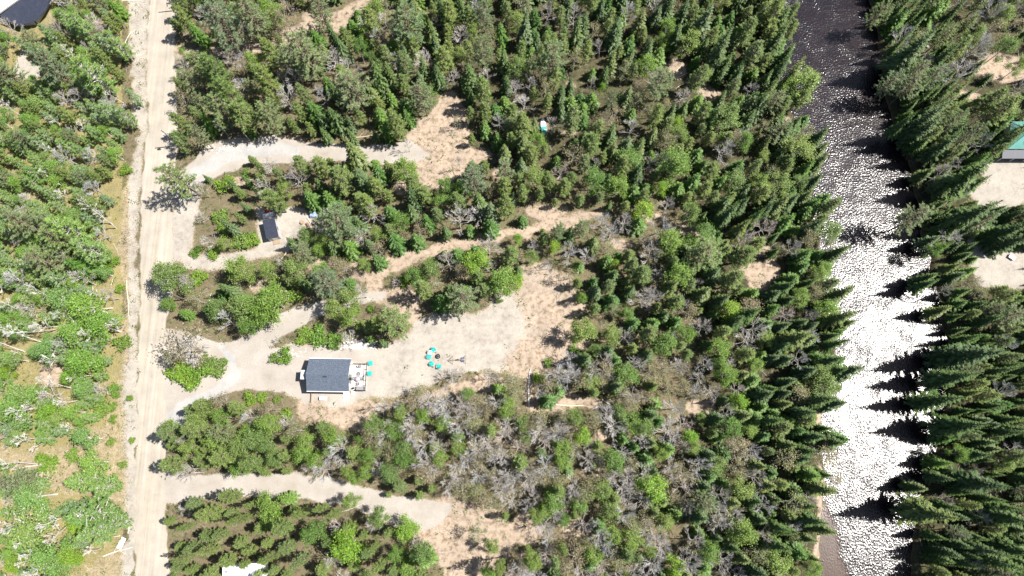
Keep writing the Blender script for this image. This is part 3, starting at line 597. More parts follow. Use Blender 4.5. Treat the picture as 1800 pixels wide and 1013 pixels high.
def near(x, y, d):
    i, j = int(x//4), int(y//4)
    for a in (-1, 0, 1):
        for b in (-1, 0, 1):
            for q in gridt.get((i+a, j+b), ()):
                if math.hypot(q[0]-x, q[1]-y) < d: return True
    return False
_e = PT([(1672,700),(1668,600),(1646,500),(1626,400),(1608,310),(1578,240),(1558,160),(1547,60),(1530,0),(1650,800),(1622,900),(1610,1013)])
BANK = [tuple(a) for a in _e]+[((a[0]+b[0])/2, (a[1]+b[1])/2) for a, b in zip(_e[:8], _e[1:9])]+[tuple(((_e[0]+_e[9])/2)), tuple(((_e[9]+_e[10])/2)), tuple(((_e[10]+_e[11])/2))]
gridt = {}
def put(code, x, y, h, r):
    if x > 60:
        d = min(math.hypot(x-qx, y-qy) for qx, qy in BANK)
        if d < 7 and y < 66 and (int(y*1.7+x) % 4): h = min(h, rnd(7.5, 12)); r = min(r, 1.6)
    trees.append((code, x, y, h, r)); gridt.setdefault((int(x//4), int(y//4)), []).append((x, y))
riv_np = [(p.x, p.y) for p in RIVER]
for (cx, cy), s in TILES.items():
    x0 = cx*450; y0 = (0, 340, 673)[cy]
    for it in s.split(';'):
        k, zx, zy, zr = it.split(); px = x0+float(zx)/2.98; py = y0+float(zy)/2.98; rm = float(zr)/2.98/7.9
        if rm == 0 and k != 'w': continue
        if k == 'w':
            p = P(px, py); put('W', p.x, p.y, rnd(11, 14), 1.7); continue
        kk = K[k]; asp = kk['h']/kk['r']; h = kk['h']*(.55+.45*rm/kk['r'])*rnd(.9, 1.1)
        east = px > 1500
        if k == 'S': h *= 1.12 if east else 1.0 if px > 1250 else .92
        if k in 'SF' and 1250 < px < 1500: rm *= .82
        if px < 240 and k == 'D': k = 'Y'; kk = K[k]  # left of the road: copies with sun brightness painted into the foliage
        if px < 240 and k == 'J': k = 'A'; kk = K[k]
        if k != 'K': rm *= .9
        if k in 'DJ' and 640 < px < 1130 and py > 640: rm *= .85
        if px < 240 and k != 'K': h *= .9
        if 265 < px < 700 and 690 < py < 850: rm *= .82
        if k == 'J' and py > 850 and px > 290: h *= rnd(.5, 1.15); rm *= rnd(.4, .7)
        if k == 'K': h = 1.9*rnd(.8, 1.2)*(.6+.4*rm/1.8)
        p = P(px, py, h*(.5 if k in 'SF' else .68 if k != 'K' else .5))
        put(k, p.x, p.y, h, rm)
# the rest of the forest, thrown at random with the mix of each part of the wood
def mix_for(px, py):
    if px > 1490: 
        if px > 1650 and py < 260: return (('S',.35),('B',.25),('J',.15),('O',.1),('D',.15)), 3.0
        return (('S',.56),('F',.08),('J',.20),('P',.05),('O',.03),('B',.08)), 2.05
    if px > 1330: return (('S',.50),('F',.16),('J',.16),('D',.07),('O',.06),('B',.05)), 2.35
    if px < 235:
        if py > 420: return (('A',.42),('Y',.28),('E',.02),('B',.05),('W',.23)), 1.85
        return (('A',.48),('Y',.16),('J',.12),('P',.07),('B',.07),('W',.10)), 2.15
    if py > 830 and px < 800: return (('J',.78),('D',.1),('B',.12)), 2.7
    if px < 660 and py > 690: return (('J',.52),('D',.24),('B',.24)), 2.5
    if py > 640 and px < 1130: return (('B',.50),('D',.14),('O',.24),('J',.09),('F',.03)), 2.0
    if py > 640: return (('B',.26),('D',.14),('F',.16),('S',.26),('O',.12),('J',.06)), 2.5
    if px < 560 and py < 260: return (('J',.5),('P',.2),('D',.12),('B',.18)), 3.0
    if py > 380: return (('S',.28),('F',.2),('D',.13),('J',.15),('B',.15),('O',.09)), 2.6
    return (('S',.27),('J',.30),('F',.20),('D',.06),('O',.05),('B',.12)), 2.7
def pick(mx):
    u = random.random()
    for k, q in mx:
        u -= q
        if u <= 0: return k
    return mx[0][0]
KEEP = [(916,640,944,720),(972,702,1032,722),(1040,700,1088,722),(944,208,966,244),(1600,302,1624,322),(1684,800,1700,822),(1628,42,1646,60),(1622,76,1638,90),(1766,440,1790,465),(1760,255,1800,300),(540,362,564,400),(526,386,550,402),(1160,112,1216,158),(396,1000,432,1013)]
NT = 30000
cx_ = rng.uniform(-137, 140, NT); cy_ = rng.uniform(-38, 122, NT)
mm = masks(cx_, cy_)
op = mm['road'] | mm['drive'] | mm['path'] | mm['sand'] | mm['pink'] | mm['verge'] | mm['nw'] | mm['patch']
inr = inpoly(cx_, cy_, riv_np)
for q in range(NT):
    x, y = cx_[q], cy_[q]
    if op[q] or inr[q]: continue
    px, py = proj(x, y)
    if px < -95 or px > 1870 or py < -50 or py > 1075: continue
    mx, sp = mix_for(px, py)
    if near(x, y, sp*rnd(.85, 1.1)): continue
    if (318 < px < 545 and 345 < py < 605) or (545 < px < 760 and 505 < py < 620) or (900 < px < 985 and 470 < py < 655):
        if random.random() < .72: continue
    k = pick(mx); kk = K[k]; s = rnd(.62, 1.02)
    h = kk['h']*s; r = kk['r']*s*rnd(.9, 1.1)
    if k == 'S' and px > 1490: h *= rnd(.7, 1.3); r *= rnd(.7, 1.0)
    if k in 'SF' and 560 < px < 1400: r *= 1.08; h *= .92
    elif 560 < px < 1490: r *= 1.1
    if px < 235: h *= .85
    if py > 830 and px < 800: h *= .75; r *= .85
    if k == 'P': h *= .85; r *= .8
    # keep crowns off the openings
    bad = False
    for a in range(4):
        ang = a*math.pi/2+.4
        if open_ground(x+math.cos(ang)*r*.75, y+math.sin(ang)*r*.75): bad = True; break
    if any(x0 < u < x1 and y0 < v < y1 for f_ in (0, .35, .7, .95) for u, v in [proj(x, y, f_*h)] for x0, y0, x1, y1 in KEEP): continue
    qx, qy = proj(x, y, .72*h); g_ = P(qx, qy)
    if open_ground(g_.x, g_.y):
        if random.random() < .8: continue
        h *= .6; r *= .8
    if bad and px < 345: continue
    if bad:
        if r > 1.5 and random.random() < .75: continue
        h *= .75; r *= .7
    put(k, x, y, h, r)

# ---- labels from landmarks
LM = [('the transformer pole', 314, 256), ('the topmost utility pole', 312, 18), ('the short driveway pole', 441, 250),
 ('the black roofed shed', 475, 400), ('the grey roofed cottage', 578, 660), ('the fire pit', 770, 627), ('the middle utility pole', 325, 527),
 ('the lower driveway mouth', 320, 855), ('the white camper', 425, 1005), ('the upper driveway end', 770, 265),
 ('the lower driveway end', 840, 930), ('the turquoise tailed boat', 955, 225), ('the long upright log', 930, 685), ('the level cream log', 1000, 713),
 ('the dirt path bend', 700, 460), ('the riverside bare patch', 1330, 480), ('the log strewn opening', 1195, 125),
 ('the white slatted steps', 1612, 312), ('the teal roofed cottage', 1790, 250), ('the white yard box', 1777, 452), ('the white bench', 1692, 812),
 ('the white tank', 1637, 50), ('the dark corner roof', 60, 25), ('the white verge panel', 214, 957), ('the round roadside tree', 329, 610),
 ('the river overhanging fir', 1478, 770), ('the dirt path end', 1250, 410), ('the northwest sand patch', 48, 122),
 ('the western bare gap', 90, 655), ('the yard pine', 812, 522), ('the river middle', 1540, 500),
 ('the river top edge', 1460, 0), ('the bottom right corner', 1800, 1013), ('the bottom edge middle', 1050, 1013),
 ('the top edge middle', 1000, 0), ('the left edge middle', 0, 430), ('the bottom left corner', 0, 1013), ('the pale round tree', 1229, 817),
 ('the biggest wood pine', 1240, 445), ('the top right corner', 1800, 0), ('the dark lower water', 1480, 980)]
DIRS = ['right', 'upper right', 'above', 'upper left', 'left', 'lower left', 'below', 'lower right']
SPECIAL = {}
ONES = 'zero one two three four five six seven eight nine ten eleven twelve thirteen fourteen fifteen sixteen seventeen eighteen nineteen'.split()
TENS = 'twenty thirty forty fifty sixty seventy eighty ninety'.split()
def words(n):
    if n < 20: return ONES[n]
    return TENS[min(n, 99)//10-2]+('-'+ONES[n % 10] if n % 10 else '')
def lab_for(code, x, y, h, r, z):
    px, py = proj(x, y, z+h*.6)
    best = min(LM, key=lambda l: math.hypot(l[1]-px, l[2]-py))
    look = K[code]['look']; rel = r/K[code]['r']
    if code in 'SFPD': look = ('small ' if rel < .62 else 'large ' if rel > 1.02 else '')+look
    ax, ay = int(round((px-best[1])/7.9)), int(round((best[2]-py)/7.9))
    parts = []
    if ax: parts.append('%s metre%s %s' % (words(abs(ax)), 's' if abs(ax) > 1 else '', 'right' if ax > 0 else 'left'))
    if ay: parts.append('%s%s %s' % (words(abs(ay)), ' metres' if not ax else '', 'above' if ay > 0 else 'below'))
    where = ' and '.join(parts)+(' of ' if ax and not ay else ' ') if parts else 'right at '
    return look, where, best[0]
# things that are past the first 300 of a kind are merged
area = [(k, x, y, h, r) for k, x, y, h, r in trees]
def visible(t):
    px, py = proj(t[1], t[2], t[3]*.6); return -15 < px < 1815 and -15 < py < 1028
area.sort(key=lambda t: -(t[4]*(1 if visible(t) else .1)))
count = {}; singles = []; rest = []
for t in area:
    c = 300
    if count.get(t[0], 0) < c and (visible(t) or t[4] > 0): count[t[0]] = count.get(t[0], 0)+1; singles.append(t)
    else: rest.append(t)
print('trees', len(area), count, 'rest', len(rest))
used = {}
first = {}
labs = []
for t in singles:
    z = ground_z(t[1], t[2]); labs.append(lab_for(*t, z)+(z,))
byl = {}
for i, l in enumerate(labs): byl.setdefault(l[:3], []).append(i)
names = [None]*len(singles)
for key, ids in byl.items():
    base = '%s %s%s' % key
    if len(ids) == 1: names[ids[0]] = base; continue
    ids.sort(key=lambda i: -singles[i][3]); adj = ['taller ', 'shorter '] if len(ids) == 2 else ['tallest ', 'middling ', 'shortest ']
    for q_, i in enumerate(ids): names[i] = adj[min(q_, 2)]+base
GRP = {'S':'dark spruces of the forest','F':'green firs of the forest','P':'big feathery pines','J':'slim pines of the forest','D':'leafy trees coming into leaf','E':'bright lime green trees',
       'O':'budding olive trees','B':'leafless grey trees','A':'sunlight-painted pines of the western wood','Y':'sunlight-painted leafy trees of the western wood','W':'white stemmed birches','K':'low shrubs beside the drives and road'}
for t, nm, l in zip(singles, names, labs):
    code, x, y, h, r = t; l = (0,0,0,0,l[3]); kk = K[code]; vi = random.randrange(len(kk['v'])); tm, cm = kk['v'][vi]
    root = bpy.data.objects.new(kk['name'], None); link(root); root.empty_display_size = .3
    nm = ' '.join(nm.split()[:16]) if len(nm.split()) > 16 else nm
    tag(root, nm, kk['cat'], GRP[code])
    root.location = (x, y, l[4]-.05)
    lean = {'W': .10, 'B': .06, 'J': .04}.get(code, .02)
    root.rotation_euler = (random.gauss(0, lean), random.gauss(0, lean)-(.16 if code == 'W' and x < 0 else 0), rnd(0, 6.28))
    root.rotation_mode = 'XYZ'
    sr = r/kk['r']; root.scale = (sr, sr, h/kk['h'])
    for n_, me in (('stem' if code == 'K' else 'trunk', tm), ('foliage' if code == 'K' else 'crown', cm)):
        c = bpy.data.objects.new(n_, me); link(c); c.parent = root
def merged(lst, name, label, cat):
    Vs = []; Fs = []; Ms = []; off = 0; mats = []
    for code, x, y, h, r in lst:
        kk = K[code]; tm, cm = random.choice(kk['v']); a = rnd(0, 6.28); sr = r/kk['r']; z = ground_z(x, y)-.05
        for me in (tm, cm):
            n = len(me.vertices); co = np.empty(n*3); me.vertices.foreach_get('co', co); co = co.reshape(-1, 3)*np.array([sr, sr, h/kk['h']])
            c_, s_ = math.cos(a), math.sin(a); co = np.stack([co[:,0]*c_-co[:,1]*s_+x, co[:,0]*s_+co[:,1]*c_+y, co[:,2]+z], 1)
            if me.materials[0] not in mats: mats.append(me.materials[0])
            mi = mats.index(me.materials[0])
            Vs.append(co)
            for p in me.polygons: Fs.append(tuple(v+off for v in p.vertices)); Ms.append(mi)
            off += n
    me = bpy.data.meshes.new(name); me.from_pydata(np.concatenate(Vs).tolist(), [], Fs)
    for m_ in mats: me.materials.append(m_)
    me.polygons.foreach_set('material_index', Ms); me.update()
    tag(link(bpy.data.objects.new(name, me)), label, cat, kind='stuff')
rk = {}
for t in rest: rk.setdefault(t[0], []).append(t)
WORDS = {'S':('smaller_spruce_trees','smaller dark spruces mixed all through the forest','spruce wood'),'J':('smaller_pine_trees','smaller slim pines mixed all through the forest','pine wood'),
 'D':('smaller_leafy_trees','smaller leafy trees mixed all through the forest','young wood'),'B':('smaller_bare_trees','smaller leafless grey trees mixed all through the forest','bare wood')}
for k, l in rk.items():
    n_, lb, ct_ = WORDS.get(k, ('smaller_trees', 'smaller trees mixed all through the forest', 'wood')); merged(l, n_, lb, ct_)

# ---- undergrowth and litter nobody could count
def undergrowth():
    b = MB(); tw = MB(); n = 9000
    x = rng.uniform(-125, 135, n); y = rng.uniform(-36, 112, n); m = masks(x, y)
    hard = m['road'] | m['drive']; inr = inpoly(x, y, riv_np); open_ = m['sand'] | m['path'] | m['nw']; half = m['pink'] | m['verge'] | m['patch']
    for i in range(n):
        if hard[i] or inr[i]: continue
        if open_[i] and not m['scrub'][i] and random.random() > .05: continue
        if m['scrub'][i] and random.random() > .6: continue
        if half[i] and random.random() > .5: continue
        z = ground_z(x[i], y[i])
        for _ in range(random.randint(5, 14)):
            c = Vector((x[i]+random.gauss(0, .3), y[i]+random.gauss(0, .3), z+rnd(.03, .35)))
            u = Vector((rnd(-1,1), rnd(-1,1), rnd(-.4,.4))).normalized(); v = u.cross(Vector((0, 0, 1))).normalized(); s = rnd(.06, .17)
            b.face([c-u*s, c-v*s*.7, c+u*s, c+v*s*.7])
    b.build('undergrowth', leaf_mat('undergrowth_leaves', [(.10,.15,.035),(.10,.15,.035)], val=.6), label='low green plants scattered over the forest floor and verges', cat='undergrowth', kind='stuff')
    n = 7000; x = rng.uniform(-125, 135, n); y = rng.uniform(-36, 112, n); m = masks(x, y)
    hard = m['road'] | m['drive']; inr = inpoly(x, y, riv_np); open_ = m['sand'] | m['path']
    for i in range(n):
        if hard[i] or inr[i] or (open_[i] and random.random() > .06): continue
        z = ground_z(x[i], y[i])+.05; a = rnd(0, 3.14); L = rnd(.4, 2.2)
        tw.tube([(x[i], y[i], z), (x[i]+math.cos(a)*L, y[i]+math.sin(a)*L, z+rnd(0, .25))], [rnd(.02, .05), .012], 3, cap=False)
    tw.build('fallen_twigs', M['greybark'], label='grey dead twigs and sticks littering the forest floor', cat='twigs', kind='stuff')
undergrowth()
# ---------------------------------------------------------------- the cottage with its deck
def frame_from(pa, pb, z):
    a, b = P(*pa, z), P(*pb, z); d = b-a; return a, b, math.atan2(d.y, d.x), d.length
def cottage():
    a, b, rz, W = frame_from((543.5, 630.3), (617.2, 631.4), 3.0)
    c2 = P(613.2, 688.6, 3.0); D = abs((c2-b).dot(Vector((-math.sin(rz), math.cos(rz), 0))))
    mid = (a+b)/2-Vector((-math.sin(rz), math.cos(rz), 0))*D/2
    r = empty('cottage', (mid.x, mid.y, 0), rz, 'small cottage under a slate grey gable roof at the end of the gravel driveway', 'house')
    hx, hy = W/2, D/2; ov = .35; RZ = 4.55; EZ = 3.0
    m = MB(); wx, wy = hx-ov, hy-ov; T = .12
    m.box(-wx, wx, -wy, -wy+T, 0, EZ-.12); m.box(-wx, wx, wy-T, wy, 0, EZ-.12)
    for s in (-1, 1):
        x0 = s*wx; x1 = s*(wx-T); k = (RZ-.2-(EZ-.12))/1
        for xx in (x0, x1): m.face([(xx, -wy+T, 0), (xx, wy-T, 0), (xx, wy-T, EZ-.12), (xx, 0, RZ-.22), (xx, -wy+T, EZ-.12)][::s if xx == x0 else -s])
    m.build('wall', M['siding'], r)
    f = MB(); f.box(-wx-.06, wx+.06, -wy-.06, wy+.06, -.4, .18); f.build('foundation', M['rock'], r)
    rf = MB()
    for s in (-1, 1):   # shingle courses as real steps
        n = 22
        for i in range(n):
            t0, t1 = i/n, (i+1)/n+.012
            y0 = s*hy*(1-t0); y1 = s*hy*(1-min(t1, 1)); z0 = EZ+(RZ-EZ)*t0; z1 = EZ+(RZ-EZ)*min(t1, 1)
            zz = .05 if i % 2 else .056
            q = [(-hx, y0, z0+zz), (hx, y0, z0+zz), (hx, y1, z1+zz-.012), (-hx, y1, z1+zz-.012)]
            rf.face(q if s < 0 else q[::-1])
        rf.face([(-hx, s*hy, EZ-.06), (hx, s*hy, EZ-.06), (hx, s*hy, EZ+.05), (-hx, s*hy, EZ+.05)][::1 if s < 0 else -1])
        rf.face([(-hx, s*hy, EZ-.06), (-hx, 0, RZ-.06), (hx, 0, RZ-.06), (hx, s*hy, EZ-.06)][::1 if s < 0 else -1])
        for xx in (-hx, hx): rf.face([(xx, s*hy, EZ-.06), (xx, s*hy, EZ+.05), (xx, 0, RZ+.05), (xx, 0, RZ-.06)])
    roof = rf.build('roof', M['roof'], r)
    g = MB(); g.box(-hx, hx, -.14, .14, RZ+.045, RZ+.075); g.build('ridge_cap', M['roof'], roof)
    v = MB(); v.box(-.35, -.12, -.62, -.42, RZ-.25, RZ+.12); v.build('roof_vent', M['black'], roof)
    v = MB(); v.lathe([(.07, RZ-.3), (.07, RZ+.25), (.11, RZ+.26), (.11, RZ+.32)], 10, (-.6, -.5, 0)); v.build('vent_pipe', M['black'], roof)
    gt = MB()
    gt.box(-hx, hx, -hy-.13, -hy-.004, EZ-.1, EZ+.02); gt.build('gutter', M['white'], r)
    gt = MB(); gt.box(-hx, hx, hy+.004, hy+.13, EZ-.1, EZ+.02); gt.build('gutter', M['white'], r)
    def window(x, y, w_, h_, z, side):
        o = MB(); d = .05
        if side in 'ns':
            yy = y
            for bx in ((-w_/2-.07, w_/2+.07, z-.07, z), (-w_/2-.07, w_/2+.07, z+h_, z+h_+.07), (-w_/2-.07, -w_/2, z, z+h_), (w_/2, w_/2+.07, z, z+h_)):
                o.box(x+bx[0], x+bx[1], yy-d, yy+d, bx[2], bx[3])
            fr = o.build('window', M['white'], r); p = MB(); p.box(x-w_/2, x+w_/2, yy-.02, yy+.02, z, z+h_); p.build('pane', M['glass'], fr)
        else:
            for bx in ((-w_/2-.07, w_/2+.07, z-.07, z), (-w_/2-.07, w_/2+.07, z+h_, z+h_+.07), (-w_/2-.07, -w_/2, z, z+h_), (w_/2, w_/2+.07, z, z+h_)):
                o.box(x-d, x+d, y+bx[0], y+bx[1], bx[2], bx[3])
            fr = o.build('window', M['white'], r); p = MB(); p.box(x-.02, x+.02, y-w_/2, y+w_/2, z, z+h_); p.build('pane', M['glass'], fr)
    window(-2.2, wy+.02, 1.2, 1.0, 1.1, 'n'); window(1.8, wy+.02, 1.2, 1.0, 1.1, 'n'); window(-1.5, -wy-.02, 1.2, 1.0, 1.1, 's'); window(2.0, -wy-.02, 1.0, 1.0, 1.1, 's')
    window(wx+.02, 1.9, 1.2, 1.1, 1.0, 'e'); window(-wx-.02, 2.0, 1.0, 1.0, 1.1, 'w')
    d = MB(); d.box(wx-.01, wx+.05, -1.6, .3, .5, 2.55); dd = d.build('door', M['glass'], r); k = MB(); k.box(wx+.05, wx+.1, -.66, -.62, 1.4, 1.7); k.build('handle', M['black'], dd)
    d = MB(); d.box(-wx-.05, -wx+.01, -1.2, -.3, .3, 2.35); dd = d.build('door', M['black'], r); k = MB(); k.lathe([(.03, 0), (.03, .08)], 8, (-wx-.09, -.42, 1.3)); k.build('handle', M['lightgrey'], dd)
    c = MB(); c.box(-hx-1.55, -wx-.02, -1.0, .95, 2.98, 3.08); cn = c.build('entry_canopy', M['lightgrey'], r)
    for yy in (-.92, .87):
        p = MB(); p.box(-hx-1.5, -hx-1.4, yy-.05, yy+.05, 0, 2.98); p.build('canopy_post', M['white'], cn)
    s = MB(); s.box(-hx-.9, -wx-.06, -1.4, .5, -.1, .28); s.build('entry_step', M['deck'], r)
    # deck on the right gable
    e0, e1 = hx-ov+.08, hx+3.0; y0, y1 = -hy+.35, hy-.75
    dk = MB(); n = 30
    for i in range(n):
        ya = y0+(y1-y0)*i/n; dk.box(e0, e1, ya, ya+(y1-y0)/n-.012, .42, .46)
    dk.box(e0, e1, y0, y0+.05, .1, .41); dk.box(e0, e1, y1-.05, y1, .1, .41); dk.box(e1-.05, e1, y0+.06, y1-.06, .1, .41)
    deck = dk.build('deck', M['deck'], r)
    rl = MB()
    def rail(p, q):
        p, q = Vector((*p, 0)), Vector((*q, 0)); L = (q-p).length; n_ = max(1, round(L/1.2))
        for i in range(n_+1):
            c_ = p+(q-p)*i/n_; rl.box(c_.x-.04, c_.x+.04, c_.y-.04, c_.y+.04, .46, 1.5)
        rl.tube([p+Vector((0, 0, 1.48)), q+Vector((0, 0, 1.48))], .045, 4); rl.tube([p+Vector((0, 0, .62)), q+Vector((0, 0, .62))], .025, 4)
        m_ = int(L/.14)
        for i in range(m_):
            c_ = p+(q-p)*(i+.5)/m_; rl.tube([(c_.x, c_.y, .62), (c_.x, c_.y, 1.46)], .01, 3, cap=False)
    rail((e1-.05, y0+.05), (e1-.05, y1-.05)); rail((e0+.4, y1-.05), (e1-.05, y1-.05)); rail((e0+.9, y0+.05), (e1-.05, y0+.05))
    rl.build('railing', M['black'], deck)
    sp = MB()
    for i in range(3): sp.box(e0+.05, e0+.85, y0-.3*(i+1), y0-.3*i-.01, .02, .36-.12*i)
    sp.build('stair', M['deck'], deck)
    return r, rz, mid, hx, hy, e0, e1, y0, y1
HR, HRZ, HM, hx, hy, e0, e1, dy0, dy1 = cottage()
def HW(x, y, z=0):
    return Vector((HM.x+x*math.cos(HRZ)-y*math.sin(HRZ), HM.y+x*math.sin(HRZ)+y*math.cos(HRZ), z))

def patio_chair():
    r = empty('patio_chair', (0, 0, 0), 0, 'x', 'chair', 'grey chairs round the deck table')
    m = MB(); m.box(-.25, .25, -.25, .25, .38, .44); m.build('seat', M['grey'], r)
    m = MB(); m.box(-.28, -.22, -.25, .25, .44, .92, tilt=(R(-8), 'Y')); m.build('backrest', M['grey'], r)
    for sx in (-1, 1):
        for sy in (-1, 1):
            m = MB(); m.box(sx*.22-.02, sx*.22+.02, sy*.22-.02, sy*.22+.02, 0, .38); m.build('leg', M['black'], r)
    for sy in (-1, 1):
        m = MB(); m.box(-.24, .22, sy*.27-.025, sy*.27+.025, .62, .66); m.box(.17, .2, sy*.27-.02, sy*.27+.02, .4, .62); m.build('armrest', M['black'], r)
    return r
DX = (e0+e1)/2-.05
tb = empty('patio_table', HW(DX, -.55, .46), HRZ, 'round table with a pink centre and parasol stub on the pale deck', 'table')
m = MB(); m.lathe([(.0, .70), (.58, .70), (.6, .72), (.58, .74)], 24); m.build('tabletop', M['grey'], tb)
m = MB(); m.lathe([(.34, .745), (.32, .76)], 18, (.06, -.05, 0)); m.build('place_mat', M['pink'], tb)
m = MB(); m.lathe([(.3, 0), (.3, .05), (.05, .07), (.05, .7)], 12); m.build('pedestal', M['black'], tb)
pc = patio_chair(); spots = [(0, 1.0, -90, 'grey patio chair at the upper side of the round deck table'), (0, -1.0, 90, 'grey patio chair at the lower side of the round deck table'),
    (-.95, .02, 0, 'grey patio chair between the round deck table and the cottage wall'), (.85, .02, 180, 'grey patio chair between the round deck table and the railing')]
for i, (x, y, a, lb) in enumerate(spots):
    c = pc if i == 0 else copy_thing(pc); c.location = HW(DX+x, -.55+y, .46); c.rotation_euler = (0, 0, HRZ+R(a)); c['label'] = lb
sf = empty('outdoor_sofa', HW(DX+.55, dy0+.55, .46), HRZ, 'dark grey outdoor sofa in the lower corner of the deck', 'sofa')
m = MB(); m.box(-.8, .8, -.36, .36, .05, .38); m.build('base', M['black'], sf)
m = MB(); m.box(-.75, .75, -.2, .36, .385, .5); m.build('cushion', M['grey'], sf)
m = MB(); m.box(-.8, .8, -.42, -.22, .4, .82); m.build('backrest', M['grey'], sf)
for s in (-1, 1): m = MB(); m.box(s*.86-.06, s*.86+.06, -.4, .36, .05, .6); m.build('armrest', M['grey'], sf)
gr = empty('gas_grill', HW(DX+.15, dy1-.55, .46), HRZ, 'small black grill at the upper end of the deck', 'grill')
m = MB(); m.box(-.28, .28, -.22, .22, .55, .78); m.build('firebox', M['black'], gr)
m = MB(); m.lathe([(.26, .78), (.24, .9), (.12, .98), (.02, 1.0)], 12); m.build('lid', M['grey'], gr)
for s in (-1, 1): m = MB(); m.box(s*.4-.11, s*.4+.11, -.18, .18, .72, .75); m.build('side_shelf', M['lightgrey'], gr)
for sx in (-1, 1):
    for sy in (-1, 1): m = MB(); m.box(sx*.24-.02, sx*.24+.02, sy*.18-.02, sy*.18+.02, 0, .55); m.build('leg', M['black'], gr)
st_ = empty('folding_chair', HW(e0+.55, dy0+.5, .46), HRZ+.3, 'small dark folding chair near the cottage corner of the deck', 'chair')
m = MB(); m.box(-.22, .22, -.22, .22, .4, .43); m.build('seat', M['black'], st_); m = MB(); m.box(-.22, .22, -.24, -.21, .5, .85); m.build('backrest', M['black'], st_)
for s in (-1, 1): m = MB(); m.tube([(s*.22, -.24, .85), (s*.22, .22, 0)], .015, 5); m.tube([(s*.22, -.24, 0), (s*.22, .22, .42)], .015, 5); m.build('leg', M['black'], st_)

def lantern(px, py, lb):
    p = P(px, py); r = empty('garden_lantern', (p.x, p.y, ground_z(p.x, p.y)), 0, lb, 'lantern', 'short lanterns beside the deck')
    m = MB(); m.tube([(0, 0, -.1), (0, 0, .6)], .025, 6); m.build('post', M['black'], r)
    m = MB(); m.lathe([(.07, .6), (.09, .62), (.09, .78), (.14, .8), (.02, .9)], 8); m.build('lamp_head', M['black'], r)
lantern(642, 641, 'short black lantern by the upper corner of the deck'); lantern(641, 662, 'short black lantern beside the middle of the deck railing'); lantern(639.5, 683, 'short black lantern by the lower corner of the deck')

# ---- turquoise garden chairs
def garden_chair(px, py, rz, lb, mt='teal', group='turquoise garden chairs', proto=[None]):
    p = PG(px, py)
    if proto[0] is None or mt != 'teal':
        r = empty('garden_chair', p, rz, lb, 'chair', group); S = M[mt]
        m = MB()
        for i in range(6): m.box(-.3+i*.115, -.3+i*.115+.1, -.3, .3, .30+.02*i, .33+.02*i)
        m.build('seat', S, r)
        m = MB()
        for i in range(5):
            y = (i-2)*.135; h = .92-.05*abs(i-2); M0 = 0
            m.tube([(-.28, y*.85, .28), (-.62, y*1.15, h)], [.06, .065], 4)
        m.build('backrest', S, r)
        for s in (-1, 1):
            m = MB(); m.box(-.5, .36, s*.42-.075, s*.42+.075, .55, .58); m.build('armrest', S, r)
            m = MB(); m.box(.24, .32, s*.34-.02, s*.34+.02, 0, .55); m.build('leg', S, r)
            m = MB(); m.tube([(.25, s*.33, .3), (-.55, s*.33, .02)], .04, 4); m.build('leg', S, r)
        if mt == 'teal': proto[0] = r
    else:
        r = copy_thing(proto[0]); r.location = p; r.rotation_euler = (0, 0, rz); r['label'] = lb
        if group: r['group'] = group
    r.scale = (.95, .95, 1)
    return r
garden_chair(653, 639, R(10), 'turquoise garden chair right of the deck, the upper of the pair')
garden_chair(651.5, 657, R(5), 'turquoise garden chair right of the deck, the lower of the pair')
garden_chair(763, 616, R(-48), 'turquoise garden chair above the fire pit, topmost of the ring')
garden_chair(755.5, 628, R(-3), 'turquoise garden chair straight left of the fire pit')
garden_chair(760, 639.5, R(40), 'turquoise garden chair lower left of the fire pit')
garden_chair(772, 644, R(85), 'turquoise garden chair directly below the fire pit')
garden_chair(757, 621, R(-30), 'light grey garden chair between two turquoise ones left of the fire pit', 'lightgrey', None)
p = PG(770, 627); fp = empty('fire_pit', p, 0, 'round dark fire pit ringed by turquoise chairs on the sandy yard', 'fire pit')
m = MB(); m.lathe([(.5, -.05), (.52, .32), (.46, .34), (.4, .30), (.36, .08)], 22); m.build('ring', M['black'], fp)
m = MB(); m.lathe([(.36, .06), (.2, .12), (.05, .14)], 14); m.build('ash_bed', M['grey'], fp)
for k in range(5):
    a = k*1.3; m = MB(); m.tube([(math.cos(a)*.28, math.sin(a)*.28, .14), (-math.cos(a)*.2, -math.sin(a)*.2, .24)], .04, 6); m.build('charred_log', M['black'], fp)
def stump(px, py, r_, h_, lb, mt='wood'):
    p = PG(px, py); o = empty('log_stool', p, 0, lb, 'stool')
    m = MB(); m.lathe([(r_*1.06, -.1), (r_, .05), (r_, h_)], 12); m.build('trunk_section', M['bark'], o); m = MB(); m.lathe([(r_*.9, h_+.004), (r_*.86, h_+.02)], 12); m.build('top', M[mt], o)
stump(761.8, 645, .17, .42, 'dark log stool between the two lowest garden chairs'); stump(771, 633.5, .1, .2, 'tiny stump just below the fire pit')
stump(766.5, 620, .13, .3, 'small log stool between the topmost chair and the fire pit'); stump(743, 659.5, .13, .3, 'lone small stump on the sand left below the fire pit')
